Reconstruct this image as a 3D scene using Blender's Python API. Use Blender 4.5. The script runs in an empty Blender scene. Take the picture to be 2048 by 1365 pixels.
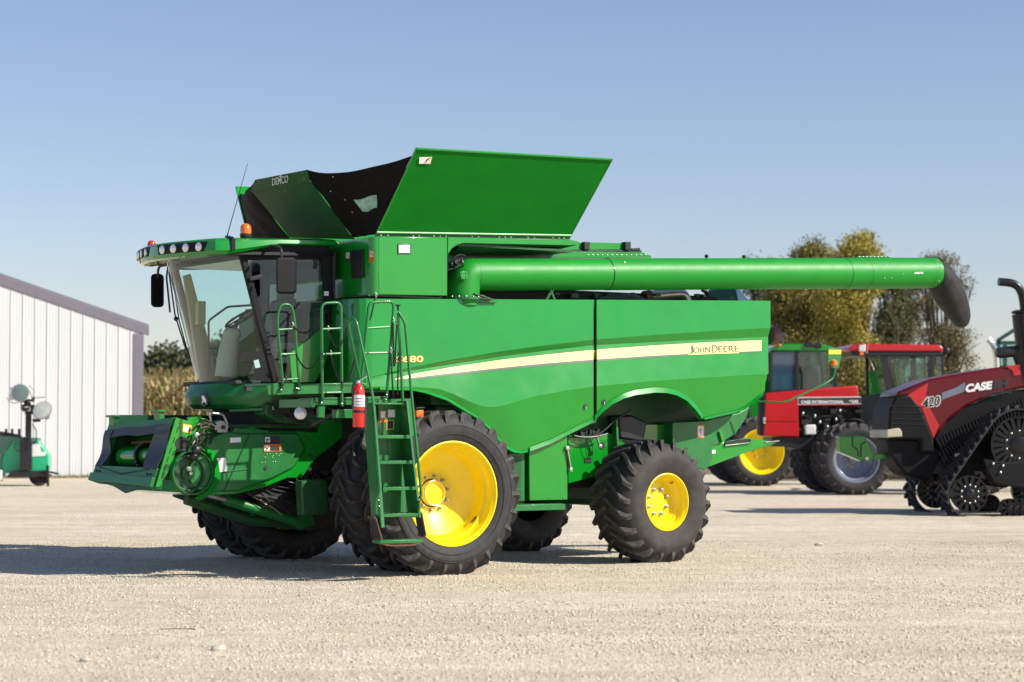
import bpy, bmesh, math, random
import numpy as np
from mathutils import Vector, Matrix, noise
random.seed(7); rng = np.random.default_rng(7)
S = bpy.context.scene
COL = S.collection
# ------------------------------------------------------------------ camera maths (used to measure places in the photograph)
F = 4400.0; HZ = 865.0; CX, CY = 1024.0, 682.5
TILT = math.atan((HZ-CY)/F)
CAM_H = (1152-HZ)/172.0
def ray(px, py):
    u = (px-CX)/F; v = -(py-CY)/F
    return (u, math.cos(TILT)-v*math.sin(TILT), math.sin(TILT)+v*math.cos(TILT))
def ground(px, py, z=0.0):
    r = ray(px, py); k = (z-CAM_H)/r[2]
    return Vector((r[0]*k, r[1]*k, z))
def at(px, py, Y):
    r = ray(px, py); k = Y/r[1]
    return Vector((r[0]*k, Y, CAM_H+r[2]*k))
class Frame:
    """a machine's own axes: x towards its rear, y towards its far side, z up"""
    def __init__(s, px, py, deg, ynear):
        a = math.radians(deg); s.a = a
        s.ex = (math.cos(a), math.sin(a)); s.ey = (-math.sin(a), math.cos(a))
        g = ground(px, py)
        s.O = Vector((g.x-ynear*s.ey[0], g.y-ynear*s.ey[1], 0))
        s.C = s.loc((0, 0, CAM_H))
    def loc(s, w):
        d = (w[0]-s.O[0], w[1]-s.O[1])
        return (d[0]*s.ex[0]+d[1]*s.ex[1], d[0]*s.ey[0]+d[1]*s.ey[1], w[2])
    def P(s, px, py, y=None, x=None, z=None):
        r = ray(px, py)
        rl = (r[0]*s.ex[0]+r[1]*s.ex[1], r[0]*s.ey[0]+r[1]*s.ey[1], r[2])
        if y is not None: k = (y-s.C[1])/rl[1]
        elif x is not None: k = (x-s.C[0])/rl[0]
        else: k = (z-s.C[2])/rl[2]
        return Vector((s.C[0]+k*rl[0], s.C[1]+k*rl[1], s.C[2]+k*rl[2]))
# ------------------------------------------------------------------ materials
def nodes(name):
    m = bpy.data.materials.new(name); m.use_nodes = True
    nt = m.node_tree; b = nt.nodes['Principled BSDF']
    return m, nt, b
def N(nt, t, **kw):
    n = nt.nodes.new(t)
    for k, v in kw.items():
        if k in n.inputs: n.inputs[k].default_value = v
        else: setattr(n, k, v)
    return n
def mat(name, c, rough=.5, metal=0., coat=0., var=.0, dust=0., dustc=(.32, .27, .2), scale=3., bump=0., bscale=60., rvar=0., spec=.5):
    m, nt, b = nodes(name); L = nt.links.new
    b.inputs['Base Color'].default_value = (*c, 1); b.inputs['Roughness'].default_value = rough
    b.inputs['Metallic'].default_value = metal; b.inputs['Specular IOR Level'].default_value = spec
    b.inputs['Coat Weight'].default_value = coat; b.inputs['Coat Roughness'].default_value = .06
    tc = N(nt, 'ShaderNodeTexCoord')
    if var or dust:
        n1 = N(nt, 'ShaderNodeTexNoise', Scale=scale, Detail=8., Roughness=.65); L(tc.outputs['Object'], n1.inputs['Vector'])
        mr = N(nt, 'ShaderNodeMapRange'); mr.inputs['From Min'].default_value = .35; mr.inputs['From Max'].default_value = .65
        mr.inputs['To Min'].default_value = 1-var; mr.inputs['To Max'].default_value = 1+var
        L(n1.outputs['Fac'], mr.inputs['Value'])
        mx = N(nt, 'ShaderNodeVectorMath', operation='SCALE'); mx.inputs[0].default_value = c; L(mr.outputs[0], mx.inputs['Scale'])
        out = mx.outputs[0]
        if dust:
            n2 = N(nt, 'ShaderNodeTexNoise', Scale=scale*2.3, Detail=9., Roughness=.7); L(tc.outputs['Object'], n2.inputs['Vector'])
            r2 = N(nt, 'ShaderNodeMapRange'); r2.inputs['From Min'].default_value = .42; r2.inputs['From Max'].default_value = .72
            r2.inputs['To Min'].default_value = 0; r2.inputs['To Max'].default_value = dust; L(n2.outputs['Fac'], r2.inputs['Value'])
            mc = N(nt, 'ShaderNodeMix', data_type='RGBA'); L(r2.outputs[0], mc.inputs['Factor']); L(out, mc.inputs[6]); mc.inputs[7].default_value = (*dustc, 1)
            out = mc.outputs[2]
        L(out, b.inputs['Base Color'])
    if rvar:
        n3 = N(nt, 'ShaderNodeTexNoise', Scale=scale*1.7, Detail=6.); L(tc.outputs['Object'], n3.inputs['Vector'])
        r3 = N(nt, 'ShaderNodeMapRange'); r3.inputs['To Min'].default_value = max(0, rough-rvar); r3.inputs['To Max'].default_value = rough+rvar
        L(n3.outputs['Fac'], r3.inputs['Value']); L(r3.outputs[0], b.inputs['Roughness'])
    if bump:
        n4 = N(nt, 'ShaderNodeTexNoise', Scale=bscale, Detail=6.); L(tc.outputs['Object'], n4.inputs['Vector'])
        bp = N(nt, 'ShaderNodeBump', Strength=bump, Distance=.02); L(n4.outputs['Fac'], bp.inputs['Height']); L(bp.outputs[0], b.inputs['Normal']); L(bp.outputs[0], b.inputs['Coat Normal'])
    return m
def glass(name, tint, refl=(.9, .95, 1), extra=0.06, rough=.0):
    m = bpy.data.materials.new(name); m.use_nodes = True; nt = m.node_tree; nt.nodes.clear(); L = nt.links.new
    o = N(nt, 'ShaderNodeOutputMaterial'); t = N(nt, 'ShaderNodeBsdfTransparent'); t.inputs[0].default_value = (*tint, 1)
    g = N(nt, 'ShaderNodeBsdfGlossy', Roughness=rough); g.inputs[0].default_value = (*refl, 1)
    lw_ = N(nt, 'ShaderNodeLayerWeight'); pw = N(nt, 'ShaderNodeMath', operation='POWER'); pw.inputs[1].default_value = 4.5; L(lw_.outputs['Facing'], pw.inputs[0]); ad = N(nt, 'ShaderNodeMath', operation='MULTIPLY_ADD'); ad.inputs[1].default_value = .9; ad.inputs[2].default_value = extra
    L(pw.outputs[0], ad.inputs[0]); mx = N(nt, 'ShaderNodeMixShader'); L(ad.outputs[0], mx.inputs[0]); L(t.outputs[0], mx.inputs[1]); L(g.outputs[0], mx.inputs[2]); L(mx.outputs[0], o.inputs[0])
    return m
def emis(name, c, e):
    m, nt, b = nodes(name); b.inputs['Base Color'].default_value = (*c, 1); b.inputs['Roughness'].default_value = .15
    return m
M = {}
M['green'] = mat('green paint', (.0020, .238, .014), .22, coat=.8, var=.05, dust=.05, dustc=(.09, .27, .06), scale=2.2, rvar=.07, bump=.05, bscale=1.6, spec=.4)
M['greenmatt'] = mat('green paint, dull', (.0018, .165, .009), .5, coat=.0, var=.06, dust=.04, dustc=(.08, .22, .05), scale=3, rvar=.08, spec=.12)
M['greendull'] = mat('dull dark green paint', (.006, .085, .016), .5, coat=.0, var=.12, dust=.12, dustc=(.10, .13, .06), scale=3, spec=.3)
M['greenauger'] = mat('green paint, rubbed', (.0022, .238, .014), .48, coat=.0, spec=.4, var=.05, dust=.05, dustc=(.10, .30, .07), scale=3, rvar=.08)
M['greenrough'] = mat('green paint worn', (.0035, .15, .024), .42, coat=.2, var=.12, dust=.10, dustc=(.12, .22, .07), scale=4, rvar=.1)
M['greendark'] = mat('green paint in machinery', (.004, .075, .016), .5, coat=.1, var=.2, dust=.2, dustc=(.1, .11, .06), scale=5, rvar=.1)
M['yellow'] = mat('yellow wheel paint', (.90, .68, .006), .35, coat=.3, var=.04, dust=.05, dustc=(.55, .42, .1), scale=4, rvar=.1)
M['decal'] = mat('cream yellow decal', (.90, .76, .21), .35, coat=.3)
M['grey_decal'] = mat('grey decal', (.06, .07, .07), .35, coat=.3)
M['rubber'] = mat('tyre rubber', (.016, .016, .018), .7, var=.25, dust=.32, dustc=(.085, .078, .07), scale=5, bump=.25, bscale=90)
M['rubberwall'] = mat('dusty tyre wall', (.026, .023, .021), .75, var=.2, dust=.4, dustc=(.10, .082, .068), scale=3, bump=.2, bscale=70)
M['black'] = mat('black plastic', (.014, .014, .016), .42, var=.1, dust=.025, scale=5, rvar=.08)
M['blackmatt'] = mat('matt black', (.010, .010, .011), .6, var=.1, spec=.18)
M['blackgloss'] = mat('black paint', (.010, .010, .012), .3, coat=.12, spec=.3)
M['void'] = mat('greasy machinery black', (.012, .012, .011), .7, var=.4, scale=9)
M['fabric'] = mat('black tarpaulin', (.007, .006, .006), .75, var=.3, dust=.10, dustc=(.03, .026, .024), scale=7, bump=.6, bscale=14, spec=.15)
M['steel'] = mat('bare steel', (.40, .40, .39), .45, metal=.8, var=.15, scale=12)
M['chain'] = mat('black chain steel', (.04, .04, .04), .4, metal=.7)
M['rust'] = mat('rusty steel', (.14, .06, .035), .8, var=.35, scale=20, bump=.4)
M['pipe'] = mat('brushed silver pipe', (.5, .47, .43), .35, metal=.85, var=.12, scale=6)
M['rustpipe'] = mat('brown heat stained pipe', (.17, .09, .07), .55, metal=.3, var=.25, scale=6)
M['white'] = mat('white label', (.8, .8, .78), .5, var=.04)
M['cream'] = mat('cab beige plastic', (.50, .45, .33), .6, var=.05)
M['tread'] = mat('dusty tread rubber', (.034, .033, .032), .8, var=.3, dust=.6, dustc=(.14, .125, .11), scale=6, bump=.2, bscale=60)
M['tan'] = mat('cab tan trim', (.62, .50, .30), .65, var=.05)
M['seat'] = mat('seat cloth', (.40, .38, .35), .85, var=.1, scale=20)
M['darkint'] = mat('dark cab interior', (.035, .036, .035), .7, var=.2)
M['orange'] = mat('orange lens', (.9, .16, .01), .15, coat=.8)
M['redlens'] = mat('red lens', (.55, .05, .02), .15, coat=.8)
M['red'] = mat('red extinguisher paint', (.70, .012, .010), .25, coat=.7)
M['redpaint'] = mat('red tractor paint', (.50, .006, .010), .3, coat=.4, var=.05, dust=.03, scale=2)
M['darkred'] = mat('dark red tractor paint', (.115, .003, .008), .3, coat=.2, spec=.35)#, var=.06, scale=2); same red, put darker where the tracked hood is less lit
M['lens'] = mat('clear lamp lens', (.75, .76, .76), .18, metal=.35, coat=.6, var=.08, scale=30)
M['greyrim'] = mat('grey wheel paint', (.16, .18, .24), .35, coat=.3, var=.1, dust=.1, scale=4)
M['mint'] = mat('emerald trailer paint', (.006, .45, .20), .35, coat=.4, var=.06, scale=2)
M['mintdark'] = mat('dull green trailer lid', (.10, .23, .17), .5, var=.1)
M['orange_lbl'] = mat('orange label', (.75, .17, .03), .5)
M['yellow_lbl'] = mat('yellow label', (.8, .52, .03), .5)
M['ink'] = mat('printed ink', (.03, .03, .035), .5)
M['chrome'] = mat('chrome', (.75, .75, .77), .08, metal=1.)
M['glass'] = glass('windscreen glass', (.80, .96, .94), extra=.06)
M['doorglass'] = glass('door glass', (.60, .74, .78), extra=.045)
M['tglass'] = glass('tractor glass', (.34, .60, .54), extra=.09)
M['clearfilm'] = mat('clear vinyl window', (.22, .42, .34), .3, var=.4, scale=9, coat=.5)
M['bark'] = mat('bark', (.10, .08, .06), .9, var=.3, scale=6, bump=.5)
M['roller'] = mat('dusty grey roller steel', (.19, .165, .145), .6, var=.2, scale=3)
M['caseyellow'] = mat('yellow implement paint', (.75, .42, .02), .5, var=.1)
M['plasticwhite'] = mat('white tank plastic', (.72, .72, .7), .5)
M['mesh_metal'] = mat('perforated dark sheet', (.02, .06, .02), .6)
# ------------------------------------------------------------------ mesh builder
class MB:
    def __init__(s): s.v = []; s.f = []; s.sm = []
    def add(s, vs, fs, smooth=False):
        o = len(s.v); s.v += [Vector(p) for p in vs]; s.f += [tuple(i+o for i in f) for f in fs]; s.sm += [smooth]*len(fs); return s
    def box(s, x0, x1, y0, y1, z0, z1):
        v = [(x, y, z) for x in (x0, x1) for y in (y0, y1) for z in (z0, z1)]
        return s.add(v, [(0, 1, 3, 2), (4, 6, 7, 5), (0, 4, 5, 1), (2, 3, 7, 6), (0, 2, 6, 4), (1, 5, 7, 3)])
    def obox(s, c, u, v, w):
        c, u, v, w = map(Vector, (c, u, v, w))
        p = [c+a*u+b*v+d*w for a in (-1, 1) for b in (-1, 1) for d in (-1, 1)]
        return s.add(p, [(0, 1, 3, 2), (4, 6, 7, 5), (0, 4, 5, 1), (2, 3, 7, 6), (0, 2, 6, 4), (1, 5, 7, 3)])
    def bar(s, a, b, w, h, up=(0, 0, 1)):
        a, b = Vector(a), Vector(b); d = (b-a); L = d.length; d.normalize(); sd = d.cross(Vector(up)).normalized(); u = sd.cross(d)
        return s.obox((a+b)/2, d*(L/2), sd*(w/2), u*(h/2))
    def prism(s, pts, off):
        pts = [Vector(p) for p in pts]; n = len(pts); off = Vector(off)
        v = pts+[p+off for p in pts]
        return s.add(v, [tuple(range(n)), tuple(range(2*n-1, n-1, -1))]+[(i, (i+1) % n+0, (i+1) % n+n, i+n)[::-1] for i in range(n)])
    def tube(s, path, r, n=10, closed=False, cap=True):
        path = [Vector(p) for p in path]; k = len(path)
        rs = r if isinstance(r, (list, tuple)) else [r]*k
        T = []
        for i in range(k):
            if closed: t = path[(i+1) % k]-path[i-1]
            else: t = path[min(i+1, k-1)]-path[max(i-1, 0)]
            T.append(t.normalized())
        up = Vector((0, 0, 1)) if abs(T[0].z) < .9 else Vector((1, 0, 0))
        nrm = T[0].cross(up).normalized(); vs = []
        for i in range(k):
            nrm = (nrm-T[i]*nrm.dot(T[i])).normalized(); bn = T[i].cross(nrm)
            for j in range(n):
                a = 2*math.pi*j/n; vs.append(path[i]+(nrm*math.cos(a)+bn*math.sin(a))*rs[i])
        fs = []
        for i in range(k if closed else k-1):
            for j in range(n):
                a = i*n+j; b = i*n+(j+1) % n; c = ((i+1) % k)*n+(j+1) % n; d = ((i+1) % k)*n+j
                fs.append((a, b, c, d))
        if cap and not closed: fs += [tuple(range(n))[::-1], tuple(range((k-1)*n, k*n))]
        return s.add(vs, fs, True)
    def lathe(s, prof, c, ax, n=48, cap=True):
        """prof: (radius, distance along ax)"""
        c = Vector(c); ax = Vector(ax).normalized(); u = ax.orthogonal().normalized(); w = ax.cross(u); vs = []
        for r, h in prof:
            for j in range(n):
                a = 2*math.pi*j/n; vs.append(c+ax*h+(u*math.cos(a)+w*math.sin(a))*max(r, 1e-4))
        fs = []
        for i in range(len(prof)-1):
            for j in range(n): fs.append((i*n+j, i*n+(j+1) % n, (i+1)*n+(j+1) % n, (i+1)*n+j))
        if cap: fs += [tuple(range(n))[::-1], tuple(range((len(prof)-1)*n, len(prof)*n))]
        return s.add(vs, fs, True)
    def cyl(s, a, b, r, n=16):
        a, b = Vector(a), Vector(b); return s.lathe([(r, 0), (r, (b-a).length)], a, b-a, n)
    def ell(s, c, r, n=16, m=10, zmin=-1.):
        c = Vector(c); r = (r, r, r) if not isinstance(r, (tuple, list)) else r; vs = []; fs = []
        t0 = math.asin(zmin)
        for i in range(m+1):
            t = t0+(math.pi/2-t0)*i/m
            for j in range(n):
                a = 2*math.pi*j/n; vs.append(c+Vector((r[0]*math.cos(t)*math.cos(a), r[1]*math.cos(t)*math.sin(a), r[2]*math.sin(t))))
        for i in range(m):
            for j in range(n): fs.append((i*n+j, i*n+(j+1) % n, (i+1)*n+(j+1) % n, (i+1)*n+j))
        fs.append(tuple(range(n))[::-1])
        return s.add(vs, fs, True)
    def sheet(s, grid, off=None, smooth=True):
        R = len(grid); Cc = len(grid[0]); vs = [Vector(p) for r in grid for p in r]; fs = []
        for i in range(R-1):
            for j in range(Cc-1): fs.append((i*Cc+j, i*Cc+j+1, (i+1)*Cc+j+1, (i+1)*Cc+j))
        if off is None: return s.add(vs, fs, smooth)
        n = R*Cc; off = Vector(off); v2 = vs+[p+off for p in vs]
        f2 = fs+[tuple(i+n for i in f)[::-1] for f in fs]
        for j in range(Cc-1):
            f2.append((j, j+n, j+1+n, j+1)); a = (R-1)*Cc+j; f2.append((a, a+1, a+1+n, a+n))
        for i in range(R-1):
            a = i*Cc; b = (i+1)*Cc; f2.append((a, b, b+n, a+n)); a += Cc-1; b += Cc-1; f2.append((a, a+n, b+n, b))
        return s.add(v2, f2, smooth)
    def build(s, name, m, parent=None, bevel=0, sharp=35, seg=2):
        me = bpy.data.meshes.new(name); me.from_pydata([tuple(p) for p in s.v], [], s.f)
        me.polygons.foreach_set('use_smooth', s.sm); me.materials.append(M[m] if isinstance(m, str) else m)
        bm = bmesh.new(); bm.from_mesh(me); bmesh.ops.recalc_face_normals(bm, faces=bm.faces[:]) if len(bm.faces) < 60000 else None; bm.to_mesh(me); bm.free()
        if bevel:
            for p in me.polygons: p.use_smooth = True
        if sharp: me.set_sharp_from_angle(angle=math.radians(sharp))
        me.update(); o = bpy.data.objects.new(name, me); COL.objects.link(o)
        if parent: o.parent = parent
        if bevel:
            b = o.modifiers.new('b', 'BEVEL'); b.width = bevel; b.segments = seg; b.limit_method = 'ANGLE'; b.angle_limit = math.radians(35); b.harden_normals = False
        return o
def empty(name, frame=None, loc=None, rz=0):
    o = bpy.data.objects.new(name, None); COL.objects.link(o); o.empty_display_size = .3
    if frame: o.location = frame.O; o.rotation_euler = (0, 0, frame.a)
    else: o.location = loc or (0, 0, 0); o.rotation_euler = (0, 0, rz)
    return o
def tag(o, label=None, cat=None, group=None, kind=None):
    if label: o['label'] = label
    if cat: o['category'] = cat
    if group: o['group'] = group
    if kind: o['kind'] = kind
    return o
def copy_tree(o, parent=None):
    c = o.copy(); COL.objects.link(c)
    if parent: c.parent = parent
    for ch in list(o.children): copy_tree(ch, c)
    return c
def text(name, string, tl, tr, bl, m, parent, bold=.0, depth=.003, out=(0, -1, 0)):
    """letters laid on the surface through three corners (top left, top right, bottom left)"""
    cu = bpy.data.curves.new(name, 'FONT'); cu.body = string; cu.size = 1; cu.offset = bold
    t = bpy.data.objects.new(name+'_t', cu); COL.objects.link(t)
    dg = bpy.context.evaluated_depsgraph_get(); me = bpy.data.meshes.new_from_object(t.evaluated_get(dg))
    bpy.data.objects.remove(t)
    co = [v.co.copy() for v in me.vertices]; x0 = min(c.x for c in co); x1 = max(c.x for c in co); y0 = min(c.y for c in co); y1 = max(c.y for c in co)
    tl, tr, bl = Vector(tl), Vector(tr), Vector(bl); out = Vector(out)
    for v, c in zip(me.vertices, co):
        v.co = bl+(tr-tl)*((c.x-x0)/(x1-x0))+(tl-bl)*((c.y-y0)/(y1-y0))+out*depth
    me.materials.clear(); me.materials.append(M[m]); me.name = name
    o = bpy.data.objects.new(name, me); COL.objects.link(o); o.parent = parent
    return o
def lerp(pts, x):
    if x <= pts[0][0]: return pts[0][1]
    for (a, b), (c, d) in zip(pts, pts[1:]):
        if x <= c: return b+(d-b)*(x-a)/(c-a)
    return pts[-1][1]
def arc(a, b, c, n=8):
    """smooth bend through a-b-c (quadratic)"""
    a, b, c = Vector(a), Vector(b), Vector(c)
    return [a*(1-t)**2+b*2*t*(1-t)+c*t*t for t in [i/n for i in range(n+1)]]
def round_path(pts, r, n=6):
    pts = [Vector(p) for p in pts]; out = [pts[0]]
    for i in range(1, len(pts)-1):
        a, b, c = pts[i-1], pts[i], pts[i+1]; d1 = min(r, (a-b).length*.49); d2 = min(r, (c-b).length*.49)
        out += arc(b+(a-b).normalized()*d1, b, b+(c-b).normalized()*d2, n)
    return out+[pts[-1]]
# ------------------------------------------------------------------ tyres and wheels (axis along y, outer face at y = 0)
def tyre_mbs(R, W, rim, nl, lh, lw=.022, delta=.24, wall=.0, ratio=1.0):
    b = MB(); rc = R-lh
    pr = [(rim, .035), (rim+.03, .012), (rim+.05, .0), ((rim+rc)/2, -.028-wall), (rc-.13, -.022-wall), (rc-.07, .008), (rc-.02, .05), (rc, .10), (rc+.008, W/2)]
    prof = pr+[(r, W-y) for r, y in pr[::-1][1:]]
    b.lathe(prof, (0, 0, 0), (0, 1, 0), 96, cap=False); car = b; b = MB()
    for k in range(nl):
        for sd in (0, 1):
            p0 = 2*math.pi*(k+.5*sd)/nl
            st = []
            for t, yy, rt, rb in ((0, -.012, rc-.07, rc-.15), (.04, -.002, R-.055, rc-.11), (.14, .045, R-.006, rc-.04), (.55, W*.25, R, rc-.03), (.85, W*.42, R, rc-.03), (1, W*.53, R-.005, rc-.03)):
                ph = p0+delta*(t**ratio); y = yy if sd == 0 else W-yy
                ww = lw*(1.2 if t < .1 else 1.0)
                q = []
                for dph, rr in ((-ww*1.25, rb), (-ww*.8, rt), (ww*.8, rt), (ww*1.25, rb)):
                    aa = ph+dph/R*1.0*1.0
                    dy = (.0 if t == 0 else dph*.55*(1 if sd == 0 else -1))
                    q.append((-math.cos(aa)*rr, y-dy, math.sin(aa)*rr))
                st.append(q)
            vs = [p for q in st for p in q]; fs = []
            for i in range(len(st)-1):
                for j in range(3): fs.append((i*4+j, i*4+j+1, i*4+4+j+1, i*4+4+j))
            fs.append((0, 1, 2, 3)); m_ = (len(st)-1)*4; fs.append((m_+3, m_+2, m_+1, m_))
            b.add(vs, fs)
    return car, b
def tyre(R, W, rim, nl, lh, lw, delta, m, par, **kw):
    c, l = tyre_mbs(R, W, rim, nl, lh, lw, delta, **kw)
    o = c.build('tyre', m, par, sharp=40); l.build('tread', 'tread', par, sharp=40); return o
def rim_mb(prof, W):
    b = MB(); b.lathe(prof, (0, 0, 0), (0, 1, 0), 72, cap=False); return b
def bolt_ring(parent, r, y, n, br, m='steel', ph=0):
    for k in range(n):
        a = 2*math.pi*k/n+ph; c = Vector((math.cos(a)*r, y, math.sin(a)*r)); b = MB()
        b.lathe([(br*1.35, 0), (br*1.35, -.008), (br, -.010), (br, -.042), (br*.6, -.046), (br*.55, -.062), (.002, -.064)], c, (0, 1, 0), 6 if br > .03 else 10, cap=False); b.build('bolt', m, parent, sharp=40)
# ================================================================== THE COMBINE
A = Frame(907, 1152, 34, -2.55); P = A.P
H = empty('combine_harvester', A)
tag(H, 'large green combine harvester with yellow wheels, open grain tank and folded unloading auger', 'combine harvester')
# ---- wheels
RF, WF = .975, .52
def front_wheel(deep=True):
    w = rim_mb([(.575, .06), (.618, .018), (.618, .008), (.602, .004), (.586, .03), (.572, .045), (.566, .12), (.548, .15), (.528, .165), (.52, .26), (.500, .30), (.493, .325), (.46, .345), (.30, .44), (.21, .475), (.17, .478), (.17, .50), (.16, .52)], WF).build('wheel', 'yellow', H, sharp=30)
    t = tyre(RF, WF, .60, 26, .046, .017, .32, 'rubber', w)
    hb = MB(); hb.lathe([(.155, .48), (.155, .415), (.147, .405), (.135, .405), (.130, .43), (.02, .425), (.001, .425)], (0, 0, 0), (0, 1, 0), 40, cap=False); hb.build('hub', 'yellow', w, sharp=30)
    rg = MB(); rg.tube([(math.cos(a)*.149, .408, math.sin(a)*.149) for a in [2*math.pi*i/40 for i in range(40)]], .008, 6, closed=True); rg.build('hub_ring', 'pipe', w)
    bolt_ring(w, .205, .478, 10, .017, ph=.2)
    return w
fw = front_wheel()
ZF = .952
fw.location = (0, -2.55, ZF)
al = math.radians(-38); sp = MB(); sp.obox((math.cos(al)*.515, .215, math.sin(al)*.515), (-math.sin(al)*.045, 0, math.cos(al)*.045), (math.cos(al)*.012, .035, math.sin(al)*.012), (math.cos(al)*.002, 0, math.sin(al)*.002)); sp.build('rim_label', 'ink', fw)
w2 = copy_tree(fw, H); w2.location = (0, -1.79, ZF); w2.rotation_euler = (0, .11, 0)
for yy, an in ((1.79, 0.05), (2.55, .17)):
    w3 = copy_tree(fw, H); w3.location = (0, yy, ZF); w3.rotation_euler = (0, an, math.pi)   # outer face turned to the far side
    # keep the tread pointing the same way round as on the near side
    w3.scale = (-1, 1, 1)
RR, WR = .80, .66
rw = rim_mb([(.33, .08), (.372, .022), (.372, .008), (.358, .003), (.345, .03), (.335, .045), (.332, .12), (.312, .14), (.305, .15), (.300, .17), (.290, .18), (.280, .195), (.270, .21), (.262, .218), (.24, .215), (.12, .211), (.115, .203), (.001, .201)], WR).build('wheel', 'yellow', H, sharp=30)
tyre(RR, WR, .355, 22, .055, .022, .36, 'rubberwall', rw, wall=.02, ratio=.85)
bolt_ring(rw, .166, .213, 8, .020, ph=.39)
vs_ = MB(); vs_.cyl((.19, .17, .24), (.19, .12, .24), .012, 8); vs_.build('valve', 'redlens', rw)
rp = P(1336, 1006, y=-1.92)
rw.location = (rp.x-.01, -1.93, .775); rw.rotation_euler = (0, 0, math.radians(4.5))
r2 = copy_tree(rw, H); r2.location = (rp.x+.02, 1.93, .775); r2.rotation_euler = (0, 0, math.radians(4.5)+math.pi); r2.scale = (-1, 1, 1)
# ---- bodywork rows measured off the photograph
ROW = {
 0: [(745, 598), (1187, 600), (1193, 600), (1541, 602)],
 1: [(745, 753), (820, 736), (900, 720), (996, 704), (1090, 691), (1186, 680), (1300, 671), (1418, 663), (1541, 656)],
 2: [(745, 755.5), (820, 742), (900, 729), (996, 714.5), (1090, 702), (1186, 691), (1300, 685), (1418, 679), (1541, 674)],
 3: [(745, 774), (826, 774), (878, 778), (908, 789), (949, 808), (965, 813), (981, 815), (1005, 812), (1069, 793), (1130, 782), (1190, 773), (1300, 763), (1417, 755), (1541, 748)],
 4: [(745, 778), (826, 780), (851, 785), (895, 800), (933, 823), (957, 837), (983, 861), (1005, 888), (1015, 897), (1029, 904), (1043, 906), (1057, 903), (1100, 887), (1182, 846), (1189, 841), (1205, 824), (1225, 808), (1248, 796), (1272, 789), (1310, 784), (1335, 785), (1355, 790), (1375, 801), (1392, 819), (1407, 839), (1480, 822), (1498, 812), (1527, 790), (1541, 752)]}
def YRf(i, px):
    e = [lerp(ROW[k], px) for k in (2, 3, 4)]
    if i == 0: return -1.615
    if i == 1: return -1.67
    if i == 2: return -1.67+.055*min(1, max(0, (px-745)/150))
    y2 = YRf(2, px); y3 = y2-.11*min(1, (e[1]-e[0])/80)
    return y3 if i == 3 else y3+.10*min(1, max(0, (e[2]-e[1])/70))
def surf_y(px, py):
    e = [lerp(ROW[i], px) for i in range(5)]
    for i in range(4):
        if py <= e[i+1] or i == 3:
            t = (py-e[i])/max(e[i+1]-e[i], .5); return YRf(i, px)+(YRf(i+1, px)-YRf(i, px))*min(max(t, 0), 1)
def SP(px, py, out=.0): return P(px, py, y=surf_y(px, py)-out)
def panel(xs, name, endx=None):
    rows = []
    for i in range(5):
        sub = [0] if i == 0 else [1/3, 2/3, 1] if i in (1, 3, 4) else [.5, 1]
        for t in sub:
            r = []
            for x in xs:
                b = lerp(ROW[i], x); a = lerp(ROW[i-1], x) if i else b
                ya = YRf(i-1, x) if i else YRf(i, x)
                yy = YRf(i, x) if i == 0 else ya+(YRf(i, x)-ya)*t
                xx = x
                if endx and x == xs[-1]: xx = endx[i] if i == 0 else endx[i-1]+(endx[i]-endx[i-1])*t
                r.append(P(xx, a+(b-a)*t, y=yy))
            rows.append(r)
    return rows
fx = [745, 770, 800, 826, 851, 878, 895, 908, 920, 933, 949, 957, 965, 975, 983, 994, 1005, 1015, 1029, 1043, 1057, 1069, 1100, 1130, 1160, 1182, 1187]
g = panel(fx, 'f')
# rounded front corner, turning in behind the cab
for k, r in enumerate(g):
    p = r[0]; ext = []
    for an in (88, 66, 44, 22):
        a = math.radians(an); ext.append(Vector((p.x-.20*math.cos(a), p.y+.20*(1-math.sin(a)), p.z)))
    ext = [Vector((p.x-.20, -.75, p.z)), Vector((p.x-.20, p.y+.20, p.z))]+ext[::-1]
    g[k] = ext+r
o = MB().sheet(g, (0, .025, 0)).build('front_side_panel', 'green', H, sharp=14)
bxs = [1193.5, 1205, 1215, 1225, 1236, 1248, 1260, 1272, 1290, 1310, 1335, 1345, 1355, 1365, 1375, 1384, 1392, 1400, 1407, 1430, 1480, 1498, 1515, 1530, 1541]
MB().sheet(panel(bxs, 'r', {0: 1541, 1: 1541, 2: 1536, 3: 1537, 4: 1530}), (0, .025, 0)).build('rear_side_panel', 'green', H, sharp=14)
# dark rubber seam behind the gap
sm = MB()
sm.prism([P(1184, 601, y=-1.59), P(1197, 601, y=-1.59), P(1200, 690, y=-1.59), P(1199, 800, y=-1.59), P(1192, 846, y=-1.59), P(1183, 848, y=-1.59), P(1189, 790, y=-1.59), P(1184, 700, y=-1.59)], (0, .02, 0)); sm.build('panel_seam', 'mesh_metal', H)
# turned edge along the bottom of the panels
def lip(xs, name, dy=-.012, h=7, deep=.05):
    a = [P(x, lerp(ROW[4], x)-h, y=YRf(4, x)-.012-.10*h/70*(1 if lerp(ROW[4], x)-lerp(ROW[3], x) > 10 else 0)) for x in xs]; b_ = [P(x, lerp(ROW[4], x)+1.5, y=YRf(4, x)-.045) for x in xs]; c = [P(x, lerp(ROW[4], x)+2.0, y=YRf(4, x)-.045)+Vector((0, deep+.05, .004)) for x in xs]
    MB().sheet([a, b_, c], None).build(name, 'green', H, sharp=30)
lip([1190, 1196, 1205, 1215, 1225, 1236, 1248, 1260, 1272, 1290, 1310, 1325, 1335, 1345, 1355, 1365, 1375, 1384, 1392, 1400, 1406], 'fender_lip', h=9)
lip([1060, 1080, 1100, 1130, 1160, 1182, 1187], 'panel_lip', h=7)
lip([1409, 1430, 1455, 1480, 1498, 1513, 1527], 'panel_lip', h=3)
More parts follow.
